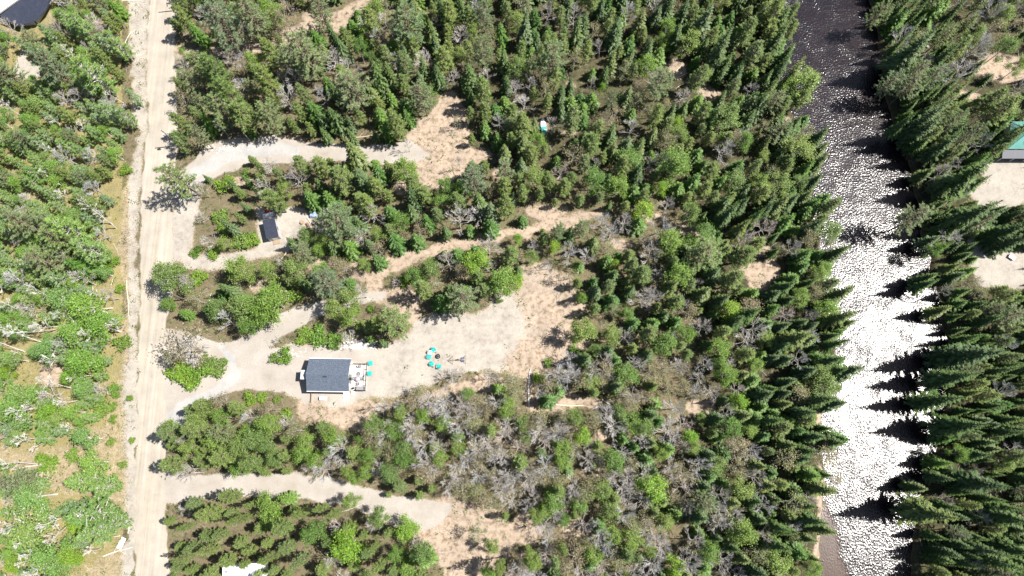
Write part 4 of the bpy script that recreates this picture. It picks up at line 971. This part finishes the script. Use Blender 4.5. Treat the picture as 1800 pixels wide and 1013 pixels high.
# ---- swing frame
p = PG(807, 633); sw = empty('swing_set', p, R(3), 'small swing frame with a blue glider seat on the sandy yard', 'swing set')
L_ = 1.42; hh = 1.75
for s in (-1, 1):
    for t in (-1, 1):
        m = MB(); m.tube([(s*L_, t*.95, -.1), (s*L_*.97, 0, hh)], .045, 6); m.build('leg', M['grey' if s > 0 else 'wood'], sw)
    m = MB(); m.tube([(s*L_*.99, -.5, .85), (s*L_*.99, .5, .85)], .035, 6); m.build('crossbar', M['grey' if s > 0 else 'wood'], sw)
m = MB(); m.tube([(-L_*1.02, 0, hh), (L_*1.02, 0, hh)], .05, 8); m.build('top_beam', M['wood'], sw)
m = MB(); m.box(.62, 1.18, -.5, -.2, .42, .47); m.box(.62, 1.18, .2, .5, .42, .47); m.box(.85, .95, -.2, .2, .38, .42); m.box(.6, .66, -.52, .52, .3, .36); m.build('glider_seat', M['slate'], sw)
m = MB()
for x in (.7, 1.1):
    for y in (-.3, .3): m.tube([(x, y, .47), (x, 0, hh)], .02, 4)
m.build('hanger', M['slate'], sw)
m = MB(); m.box(-.5, -.05, -.12, .12, .5, .53); m.build('swing_seat', M['black'], sw)
m = MB()
for x in (-.48, -.07): m.tube([(x, 0, .53), (x, 0, hh)], .012, 4)
m.build('chain', M['black'], sw)
# ---- things on the lower side of the cottage
p = PG(568, 701); ac = empty('air_conditioner', p, HRZ, 'white air conditioning box on the ground below the cottage', 'air conditioner')
m = MB(); m.box(-.6, .6, -.35, .35, 0, .75); m.build('cabinet', M['white'], ac); m = MB(); m.lathe([(.25, .752), (.24, .77), (.05, .78)], 14, (.2, 0, 0)); m.build('fan_grille', M['lightgrey'], ac)
m = MB(); m.box(-.7, .7, -.42, .42, -.1, -.005); m.build('pad', M['rock'], ac)
p = PG(609, 698); sl_ = empty('concrete_slab', p, HRZ, 'pale square slab below the right corner of the cottage', 'slab')
m = MB(); m.box(-.65, .65, -.85, .85, -.1, .09); m.build('slab', M['white'], sl_); m = MB(); m.box(-.55, .55, -.75, .75, .092, .11); m.build('top_mat', M['cream'], sl_)
p = PG(548, 700); fe = empty('privacy_screen', p, HRZ+R(90), 'short thin wooden screen below the left corner of the cottage', 'fence')
for s in (-1, 1): m = MB(); m.box(s*.95-.04, s*.95+.04, -.04, .04, -.1, .62); m.build('post', M['wood'], fe)
m = MB()
for k in range(3): m.box(-.9, .9, -.015, .015, .08+k*.17, .21+k*.17)
m.build('board_panel', M['wood'], fe)
rk_ = MB()
for _ in range(420):
    px, py = random.gauss(632, 20), random.gauss(607, 4.5)
    if py > 614 or px < 598: continue
    p = PG(px, py); s = rnd(.08, .28); k0 = len(rk_.v); n_ = 6
    rk_.lathe([(s*rnd(.8,1), -.05), (s*rnd(.8,1.1), s*.35), (s*.5, s*.75)], n_, (p.x, p.y, p.z))
for _ in range(60):
    p = PG(random.gauss(392, 26), random.gauss(262, 5)); s = rnd(.06, .2); rk_.lathe([(s, -.05), (s, s*.4), (s*.5, s*.8)], 6, tuple(p))
for _ in range(70):
    p = PG(random.gauss(508, 16), random.gauss(622, 5)); s = rnd(.06, .18); rk_.lathe([(s, -.05), (s, s*.4), (s*.5, s*.8)], 6, tuple(p))
rk_.build('loose_rocks', M['rock'], label='scattered pale rocks edging the cottage yard and drives', cat='rocks', kind='stuff')

# ---- the shed
def shed():
    a, b, rz, W = frame_from((460.1, 388), (481.3, 382.6), 2.7); c2 = P(489.2, 415.2, 2.4)
    nrm = Vector((-math.sin(rz), math.cos(rz), 0)); D = abs((c2-b).dot(nrm)); mid = (a+b)/2-nrm*D/2
    r = empty('storage_shed', (mid.x+.15, mid.y, 0), rz, 'small storage shed with a plain black roof in the upper sandy yard', 'shed')
    x, y = W/2, D/2; m = MB(); wx, wy = x-.12, y-.12
    zf = lambda yy: 2.45+.28*(yy+y)/(2*y)
    for (ax, ay), (bx, by) in (((-wx,-wy),(wx,-wy)), ((wx,-wy),(wx,wy)), ((wx,wy),(-wx,wy)), ((-wx,wy),(-wx,-wy))):
        m.face([(ax, ay, -.1), (bx, by, -.1), (bx, by, zf(by)), (ax, ay, zf(ay))])
    m.build('wall', M['lightgrey'], r)
    m = MB()
    q = [(-x, -y, 2.45), (x, -y, 2.45), (x, y, 2.73), (-x, y, 2.73)]; u = [(a_, b_, c_+.09) for a_, b_, c_ in q]
    m.face(u); m.face(q[::-1])
    for i in range(4): j = (i+1) % 4; m.face([q[i], q[j], u[j], u[i]])
    for k in range(9):
        xx = -x+.1+k*(2*x-.2)/8; m.face([(xx-.02, -y, 2.545), (xx+.02, -y, 2.545), (xx+.02, y, 2.825), (xx-.02, y, 2.825)])
    m.build('roof', M['darkmetal'], r)
    m = MB(); m.box(-.45, .45, -wy-.05, -wy-.003, .05, 2.0); d = m.build('door', M['white'], r); m = MB(); m.box(.32, .36, -wy-.09, -wy-.052, .95, 1.1); m.build('handle', M['black'], d)
    m = MB(); m.box(wx+.003, wx+.05, -.4, .4, 1.2, 1.8); m.build('window', M['glass'], r)
    m = MB(); m.box(-.7, .7, -wy-1.0, -wy-.06, -.05, .16); m.build('ramp', M['wood'], r)
shed()
def lump(name, cat, lb, px, py, sx, sy, sz, mt, rz=0, n=12, mt2=None):
    """a draped, creased cover over something"""
    p = PG(px, py); r = empty(name, p, rz, lb, cat); m = MB(); k = n; g = {}
    for i in range(k+1):
        for j in range(k+1):
            u, v = i/k*2-1, j/k*2-1; e = (1-abs(u)**5)*(1-abs(v)**5)
            z = sz*(max(0, e)**.35)*(.86+.28*random.random()) if 0 < i < k and 0 < j < k else -.05
            g[i, j] = (u*sx*(1+.06*rnd(-1,1)), v*sy*(1+.06*rnd(-1,1)), z)
    for i in range(k):
        for j in range(k): m.face([g[i,j], g[i+1,j], g[i+1,j+1], g[i,j+1]])
    m.build('cover', M[mt], r); return r
lump('white_tarp', 'tarp', 'crumpled white tarp against the back of the black roofed shed', 471.5, 379, 1.3, .55, .5, 'white', R(15))
lump('blue_tarp_pile', 'tarp', 'blue and white covered pile under the trees right of the shed', 551.5, 376, .9, 1.1, .9, 'blue', R(5))
lump('white_cover', 'tarp', 'white sheet over the top of the blue covered pile', 552.5, 369.5, .75, .35, 1.15, 'white', R(5))
p = PG(470.5, 373); rt = empty('red_tub', p, .3, 'faded red tub behind the white tarp at the shed', 'tub')
m = MB(); m.lathe([(.42, 0), (.52, .45), (.55, .47), (.48, .46), (.4, .1)], 14); m.build('tub', M['red'], rt); m = MB(); m.tube([(.5, .1, .45), (.62, 0, .5), (.5, -.1, .45)], .025, 5); m.build('handle', M['black'], rt)
p = PG(476.5, 372.5); rt = empty('fuel_can', p, .9, 'dark red fuel can right of the red tub', 'fuel can')
m = MB(); m.box(-.22, .22, -.13, .13, 0, .34); m.build('can', M['red'], rt); m = MB(); m.tube([(.1, 0, .34), (.24, 0, .5)], .03, 6); m.build('spout', M['black'], rt); m = MB(); m.tube([(-.15, 0, .34), (-.12, 0, .42), (.04, 0, .42), (.06, 0, .34)], .02, 5); m.build('handle', M['black'], rt)
# scrap beside the blue pile: separate pieces
for k, (px, py, s, mt, lb) in enumerate([(532, 392, .42, 'wood', 'old round spool among the scrap right of the shed'), (540, 393, .5, 'rust', 'rusty drum lying among the scrap right of the shed'), (546, 397, .36, 'lightgrey', 'grey bucket at the lower end of the scrap pile'), (553, 394, .4, 'rust', 'rusty drum standing below the blue covered pile')]):
    p = PG(px, py); o = empty(('cable_spool', 'oil_drum', 'bucket', 'oil_drum')[k], p, k, lb, ('spool', 'drum', 'bucket', 'drum')[k])
    if k == 0:
        m = MB(); m.lathe([(s*.5, .06), (s*.5, .5)], 12); m.build('core', M[mt], o)
        for z in (0, .5): m = MB(); m.lathe([(s, z), (s, z+.06), (.1, z+.065)], 16); m.build('disc', M[mt], o)
    elif k in (1, 3):
        m = MB(); m.lathe([(.29, 0), (.3, .28), (.28, .29), (.3, .3), (.3, .58), (.28, .59), (.29, .85)], 16); b_ = m.build('barrel', M[mt], o)
        m = MB(); m.lathe([(.3, .85), (.3, .87), (.05, .872)], 16); m.build('lid', M['grey'], o)
        if k == 1: o.rotation_euler = (R(90), 0, .5); o.location.z += .3
    else:
        m = MB(); m.lathe([(.14, 0), (.18, .36), (.16, .35), (.13, .05)], 12); m.build('pail', M[mt], o); m = MB(); m.tube([(-.18, 0, .34), (0, .1, .38), (.18, 0, .34)], .01, 4); m.build('handle', M['black'], o)
for k, (px, py, a, lb) in enumerate([(537, 398, .4, 'dark plank across the scrap pile, nearest the shed'), (549, 391, 1.3, 'dark plank leaning beside the blue covered pile'), (543, 387, 2.2, 'pale board above the rusty drum right of the shed')]):
    p = PG(px, py); m = MB(); m.box(-.9, .9, -.08, .08, .1+.06*k, .14+.06*k); o = m.build('plank', M['wood' if k < 2 else 'log'], None, label=lb, cat='plank'); o.location = p; o.rotation_euler = (0, R(4), a)

# ---- utility poles
def pole(px, py, h, lb, can=False, arm=False, rz=0):
    p = PG(px, py); r = empty('utility_pole', p, rz, lb, 'utility pole', 'utility poles along the road')
    m = MB(); m.tube([(0, 0, -.5), (0, 0, h*.5), (0, 0, h)], [.16, .14, .11], 10); m.build('pole', M['polewood'], r)
    m = MB(); m.box(-.05, .05, -.09, .09, h+.002, h+.03); m.build('cap', M['lightgrey'], r)
    m = MB()
    for z in (h-.25, h-.55): m.lathe([(.05, 0), (.07, .04), (.04, .08), (.06, .12)], 8, (.16, 0, z))
    m.build('insulator', M['lightgrey'], r)
    if can:
        m = MB(); m.lathe([(.22, 0), (.24, .1), (.24, .75), (.2, .8)], 12, (-.05, -.42, h-1.9)); m.box(-.05, .05, -.2, -.1, h-1.6, h-1.3); m.build('transformer', M['lightgrey'], r)
    if arm:
        m = MB(); m.box(-.05, .05, -.6, .6, h-.5, h-.38); m.build('crossarm', M['polewood'], r)
pole(314.3, 256.2, 8.3, 'utility pole with a transformer where the upper driveway meets the road', can=True)
pole(312.5, 18.8, 7.0, 'utility pole at the very top of the road')
pole(441.5, 249.5, 4.9, 'short utility pole standing on the upper edge of the upper driveway')
pole(325, 527, 7.6, 'utility pole halfway down the road above the main driveway')
pole(320, 822.5, 7.6, 'utility pole just above the mouth of the lower driveway')

# ---- building in the top left corner
def nw_building():
    r = empty('corner_building', P(20, 20), 0, 'cream and dark navy roofed building cut by the top left corner', 'building')
    z1 = 3.4
    A, B_, C_ = P(-60, 62, z1), P(40, -6, z1), P(-60, -60, z1)
    m = MB(); q = [P(0, 22.5, z1), P(35, -2, z1), P(35, -60, z1+1.2), P(-60, -60, z1+1.2), P(-60, 62, z1)]
    q = [v-r.location for v in q]; u = [v+Vector((0, 0, .12)) for v in q]; m.face(u); m.face(q[::-1])
    for i in range(5): j = (i+1) % 5; m.face([q[i], q[j], u[j], u[i]])
    m.build('cream_roof', M['cream'], r)
    m = MB(); a, b = P(-60, 66, z1-.1)-r.location, P(41, -6, z1-.1)-r.location; d = (b-a).normalized(); n = Vector((-d.y, d.x, 0))*.18
    m.face([a, b, b+n+Vector((0,0,.02)), a+n+Vector((0,0,.02))]); m.face([a, b, b-Vector((0,0,.2)), a-Vector((0,0,.2))]); m.build('gutter', M['lightgrey'], r)
    m = MB(); z2 = 2.5; q = [P(-60, 70, z2+.5), P(46, -8, z2+.5), P(98, -6, z2), P(72, 46, z2-.3), P(33, 50, z2-.3), P(-60, 0, z2)]
    q = [P(0, 28, z2+.45), P(42, -4, z2+.45), P(92, -4, z2), P(80, 20, z2-.2), P(62, 38, z2-.3), P(33, 46, z2-.3), P(0, 32, z2-.1)]
    q = [v-r.location for v in q]; u = [v+Vector((0, 0, .08)) for v in q]; m.face(u[::-1]); m.face(q)
    for i in range(len(q)): j = (i+1) % len(q); m.face([q[i], q[j], u[j], u[i]])
    m.build('dark_roof', M['darkmetal'], r)
    m = MB(); 
    for a, b in (((2, 26), (38, 0)), ((2, 30), (33, 47)), ((34, 47), (66, 44)), ((68, 43), (94, 0))):
        p0, p1 = P(*a)-r.location, P(*b)-r.location; m.face([p0, p1, p1+Vector((0,0,2.1)), p0+Vector((0,0,2.1))])
    m.build('wall', M['lightgrey'], r)
nw_building()
# ---- teal roofed cottage at the right edge
def teal_cottage():
    o = P(1800, 255); r = empty('teal_cottage', o, 0, 'cottage with a teal metal roof cut by the right edge of the photo', 'house')
    E = 3.0; c = [P(1771, 262, E), P(1792, 216, E)]; bl = c[0]-o; tl = c[1]-o+Vector((0, 0, 0))
    dirr = Vector((1, -.0, 0)); W = 11; up = Vector((.28, 1, 0)).normalized()*7
    BL = bl; BR = bl+dirr*W; TL = bl+up; TR = TL+dirr*W
    R1 = (BL+TL)/2+dirr*3.2+Vector((0, 0, 1.9)); R2 = (BR+TR)/2-dirr*3.2+Vector((0, 0, 1.9))
    m = MB(); m.face([BL, BR, R2, R1]); m.face([BR, TR, R2]); m.face([TR, TL, R1, R2]); m.face([TL, BL, R1]); m.face([TL, TR, BR, BL][::1]); rf = m.build('roof', M['tealroof'], r)
    m = MB(); 
    for a, b in ((BL, R1), (TL, R1), (R1, R2)): m.tube([a+Vector((0,0,.04)), b+Vector((0,0,.04))], .07, 5)
    m.build('ridge_cap', M['tealroof'], rf)
    m = MB(); i_ = .35; q = [BL+Vector((i_, i_, 0)), BR+Vector((-i_, i_, 0)), TR+Vector((-i_, -i_, 0)), TL+Vector((i_, -i_, 0))]
    for k in range(4):
        a, b = q[k], q[(k+1) % 4]; m.face([Vector((a.x, a.y, -.2)), Vector((b.x, b.y, -.2)), Vector((b.x, b.y, E-.02)), Vector((a.x, a.y, E-.02))])
    m.build('wall', M['siding'], r)
    m = MB(); s = BL+Vector((-.8, -.1, -.35)); e = BR+Vector((0, -.1, -.35)); u = Vector((0, -1.9, -.45)); pr = [s, s+u+Vector((-.2, 0, 0)), e+u, e]
    m.face(pr); m.face([v-Vector((0, 0, .1)) for v in pr][::-1]); m.face([pr[1], pr[2], pr[2]-Vector((0,0,.12)), pr[1]-Vector((0,0,.12))]); m.face([pr[0], pr[1], pr[1]-Vector((0,0,.12)), pr[0]-Vector((0,0,.12))]); po = m.build('porch_roof', M['darkmetal'], r)
    for k in range(4):
        m = MB(); x = s.x+.1+k*3; m.box(x-.06, x+.06, s.y-1.7, s.y-1.58, -.2, 2.1); m.build('porch_post', M['white'], po)
    m = MB(); m.box(BL.x+1.2, BL.x+2.4, BL.y+i_-.04, BL.y+i_-.004, .9, 2.0); m.build('window', M['glass'], r)
    m = MB(); m.box(BL.x+3.2, BL.x+4.1, BL.y+i_-.04, BL.y+i_-.004, 0, 2.05); m.build('door', M['black'], r)
teal_cottage()
# ---- camper at the bottom edge
def camper():
    a, b, rz, W = frame_from((391.5, 994), (465, 990), 2.7); nrm = Vector((-math.sin(rz), math.cos(rz), 0)); D = 2.7; mid = (a+b)/2-nrm*D/2
    r = empty('camper_trailer', (mid.x, mid.y, 0), rz, 'white camper trailer half hidden by trees at the bottom edge', 'camper')
    x, y = W/2, D/2; m = MB(); m.box(-x, x, -y, y, .5, 2.6); b_ = m.build('body', M['white'], r)
    m = MB(); 
    m.box(-x-.03, x+.03, -y-.03, y+.03, 2.604, 2.68); rf = m.build('roof', M['white'], r)
    for vx, vy in ((-3.4, .1), (.2, .25), (2.6, -.2)): m = MB(); m.box(vx-.22, vx+.22, vy-.22, vy+.22, 2.683, 2.8); m.build('roof_vent', M['grey' if vx < 0 else 'lightgrey'], rf)
    m = MB(); m.box(-.6, .45, -.7, .3, 2.69, 2.95); m.build('air_conditioner', M['lightgrey'], rf)
    m = MB(); m.box(x*.35, x*.8, -y-.04, -y-.004, .7, 2.3); m.build('door', M['lightgrey'], r)
    for vx in (-2.5, -.4): m = MB(); m.box(vx-.5, vx+.5, -y-.04, -y-.004, 1.4, 2.0); m.build('window', M['glass'], r)
    for vx in (-.5, .5):
        for s in (-1, 1): m = MB(); m.tube([(vx, s*(y-.25), .36), (vx, s*(y-.02), .36)], .36, 16); m.build('wheel', M['rubber'], r)
    m = MB(); m.tube([(x, .5, .5), (x+1.3, 0, .5), (x, -.5, .5)], .05, 5); m.build('hitch', M['black'], r)
camper()
# ---- boat in the trees, seat, steps, box, posts, panel
p = PG(955.5, 225); bo = empty('rowing_boat', p, R(95), 'small boat with a white bow and turquoise stern lying among the trees', 'boat')
def hull(x0, x1, mt, nm, deck=True):
    m = MB(); n = 8; ring = []
    for i in range(n+1):
        x = x0+(x1-x0)*i/n; w_ = .62*(1-max(0, (x-.2)/2.1)**2.2)**.6*(1-.15*max(0, -x)/1.6) if x < 2.29 else .02
        ring.append([(x, -w_, .5), (x, -w_*.8, .15), (x, 0, .02), (x, w_*.8, .15), (x, w_, .5)])
    for i in range(n):
        for j in range(4): m.face([ring[i][j], ring[i+1][j], ring[i+1][j+1], ring[i][j+1]])
        if deck: m.face([ring[i][0], ring[i][4], ring[i+1][4], ring[i+1][0]])
    return m.build(nm, M[mt], bo)
hull(.1, 2.28, 'white', 'bow_deck'); hull(-1.7, .09, 'teal', 'hull')
m = MB(); m.box(-.9, -.6, -.5, .5, .505, .55); m.build('seat', M['white'], bo)
p = P(1612, 312); o = empty('slatted_steps', (p.x, p.y, .3), R(5), 'white slatted steps leading down the shady east bank to the water', 'steps')
for k in range(9): m = MB(); m.box(-1.25+k*.3, -1.25+k*.3+.16, -.55, .55, -.35+.06*k, -.31+.06*k); m.build('tread', M['white'], o)
m = MB(); m.tube([(-1.4, .62, .1), (1.3, .62, .75)], .04, 6); m.tube([(-1.3, .62, -1.2), (-1.3, .62, .1)], .04, 5); m.tube([(1.2, .62, -.3), (1.2, .62, .7)], .04, 5); m.build('handrail', M['lightgrey'], o)
p = PG(1777, 453); o = empty('storage_box', p, R(-38), 'white box with open lid flaps on the sand of the eastern yard', 'box')
m = MB(); m.box(-.65, .65, -.42, .42, 0, .55); m.build('box', M['white'], o); m = MB(); m.box(-.68, .68, -.45, .45, .555, .6, tilt=(R(3), 'X')); m.build('lid', M['white'], o)
p = PG(1692.5, 811); o = empty('bench', p, R(97), 'white two plank bench between spruces in the eastern wood', 'bench')
m = MB(); m.box(-.85, .85, -.1, .14, .42, .47); m.build('seat', M['white'], o); m = MB(); m.box(-.85, .85, .3, .36, .55, .85); m.build('backrest', M['lightgrey'], o)
for s in (-1, 1): m = MB(); m.box(s*.7-.04, s*.7+.04, -.1, .34, -.1, .42); m.box(s*.7-.03, s*.7+.03, .3, .35, .42, .85); m.build('leg', M['wood'], o)
p = PG(1637, 50); o = empty('water_tank', p, 0, 'white round topped tank beside the small sand patch at the top right', 'tank')
m = MB(); m.lathe([(.42, -.1), (.45, .9), (.35, 1.15), (.12, 1.25)], 14); m.build('tank', M['white'], o); m = MB(); m.lathe([(.1, 1.252), (.1, 1.34)], 10); m.build('cap', M['lightgrey'], o)
p = PG(1630, 83); o = empty('white_pail', p, 0, 'small white pail in the spruces below the white tank', 'pail')
m = MB(); m.lathe([(.2, 0), (.26, .45), (.22, .44), (.18, .05)], 12); m.build('pail', M['white'], o); m = MB(); m.tube([(-.25, 0, .44), (0, .14, .5), (.25, 0, .44)], .012, 4); m.build('handle', M['black'], o)
p = PG(214, 955); o = empty('plastic_sheet', p, R(68), 'flat white panel lying in sticks on the left road verge', 'panel')
m = MB(); m.box(-1.15, 1.15, -.5, .5, .08, .13); m.build('panel_face', M['white'], o); m = MB(); m.box(-1.15, 1.15, -.53, -.505, .06, .16); m.box(-1.15, 1.15, .505, .53, .06, .16); m.build('edge_strip', M['lightgrey'], o)
for k, (px, py, lb) in enumerate([(285, 838, 'dark road marker post, the left of two by the lower driveway mouth'), (291.5, 842, 'dark road marker post, the right of two by the lower driveway mouth'), (295, 11, 'dark marker post near the pole at the top of the road')]):
    p = PG(px, py); o = empty('marker_post', p, 0, lb, 'post'); m = MB(); m.box(-.04, .04, -.25, .25, .02, .08); m.build('base', M['black'], o); m = MB(); m.tube([(0, 0, .08), (0, 0, .6)], .04, 6); m.build('stake', M['black'], o)

# ---- fallen trunks one can tell apart
LOGS = [(929,716,931,648,.2,'birch','long pale trunk lying upright in the photo right of the yard',3),
 (976,712,1026,713.5,.14,'log','smooth cream log lying level in the bare wood below the yard',0),(1040,720,1058,712,.07,'birch','pale branch lying lower left of the branch tangle right of the cream log',0),(1058,703,1082,716,.09,'birch','pale forked trunk right of the cream log',4),
 (1072,702,1080,710,.06,'log','short cream stick above the pale forked trunk',0),(636,770,664,742,.06,'log','thin pale stick on the litter above the lower wood',0),(182,978,233,961,.12,'birch','bleached trunk across the left verge below the white panel',2),
 (225,938,230,918,.08,'log','pale stick standing out right above the white panel',0),(25,826,72,816,.10,'birch','white trunk lying on the pink clearing at the left',0),(64,832,98,828,.07,'birch','white curved stick right of the white trunk in the left clearing',1),
 (164,746,172,732,.08,'birch','short pale log on the white sand left of the road',0),(224,493,225,556,.08,'log','straight pale pole lying along the left verge',0),(196,502,200,487,.06,'birch','small white stick beside the round shrub on the verge',0),
 (214,2,250,2.5,.08,'birch','pale log at the very top of the left verge',0),(219,78,231,56,.08,'birch','grey trunk in the brush on the upper left verge',0),(175,424,207,412,.07,'greybark','grey branch crossing the left verge',2),(200,428,210,450,.06,'greybark','grey branch pointing down at the verge edge',0),
 (368,530,372,515,.08,'birch','white stick in the grass right of the middle pole',0),(337,831,360,831,.07,'birch','straight white stick on the upper edge of the lower driveway',0),(416,405,428,398,.06,'log','pale stick beside the shed hedge',0),
 (487,463,515,431,.07,'log','pale stick right of the shed hedge',0),(618,243,660,238,.08,'log','pale trunk in the brush above the upper driveway',1),(732,446,760,438,.08,'greybark','grey log on the upper edge of the dirt path',0),
 (780,497,740,499,.07,'greybark','thin dark trunk across the bare ground at the path bend',0),(1088,507,1103,520,.08,'log','tan log in the bare gap of the eastern wood',0),(1010,516,1003,498,.06,'greybark','grey stick in the opening beside the bright tree',0),
 (972,508,985,522,.07,'greybark','dark root end log in the opening right of the yard',2),(1057,628,1070,608,.06,'log','pale stick in the gap below the lone fir',0),(1185,128,1202,112,.08,'log','pale log in the log strewn opening, the upper one',0),
 (1186,140,1210,128,.08,'log','pale log in the log strewn opening, the middle one',0),(1188,156,1214,140,.07,'log','pale log in the log strewn opening, the lower one',0),(1160,60,1210,62,.05,'greybark','grey stick in the small opening by the tall spruce',0),
 (1240,730,1290,705,.06,'greybark','thin grey trunk in the leafy gap of the lower right wood',0),(768,932,800,935,.07,'greybark','dark stick on the pinkish lower clearing',1),(769,971,793,970,.07,'greybark','dark trunk on the lower clearing edge',0),
 (600,900,640,886,.05,'birch','pale branch in the young pines above the lower clearing',1),(700,690,745,668,.05,'greybark','grey branch along the edge of the sandy yard',2),(838,655,905,652,.04,'greybark','thin dark branch line below the swing frame',0),
 (1400,222,1408,214,.09,'log','short pale log on the west bank of the river',0),(1408,508,1422,520,.10,'rock','flat pale plank on the west bank under the birches',0),(1700,262,1735,240,.09,'log','tan log in the eastern wood left of the teal roof',0),
 (1709,256,1740,248,.07,'log','lower tan log in the eastern wood left of the teal roof',0),(800,500,850,505,.04,'greybark','thin dark trunk between the pine and path',0),(875,443,888,446,.05,'greybark','short dark branch at the right of the path bend wood',0)]
for x0, y0, x1, y1, rr, mt, lb, br in LOGS:
    a, b = PG(x0, y0), PG(x1, y1); a.z += rr*.8; b.z += rr*.7
    c = (a+b)/2; r = empty('fallen_trunk', (c.x, c.y, c.z-rr), 0, lb, 'log'); o_ = r.location
    d = b-a; nrm = Vector((-d.y, d.x, 0)).normalized(); m = MB()
    pts = [a+d*t+nrm*d.length*.02*math.sin(t*5+x0)-o_ for t in (0, .25, .5, .75, 1)]
    m.tube(pts, [rr, rr*.93, rr*.85, rr*.7, rr*.5], 8); m.build('trunk', M[mt], r)
    for k in range(br):
        t = .35+.5*k/max(1, br); q = pts[0]+(pts[-1]-pts[0])*t; s = (-1)**k
        m = MB(); e = q+(d.normalized()*.9+nrm*s*.8)*rnd(.8, 1.6)+Vector((0, 0, .3)); m.tube([q, (q+e)/2+Vector((0, 0, .1)), e], [rr*.45, rr*.35, rr*.15], 5); m.build('branch', M[mt], r)
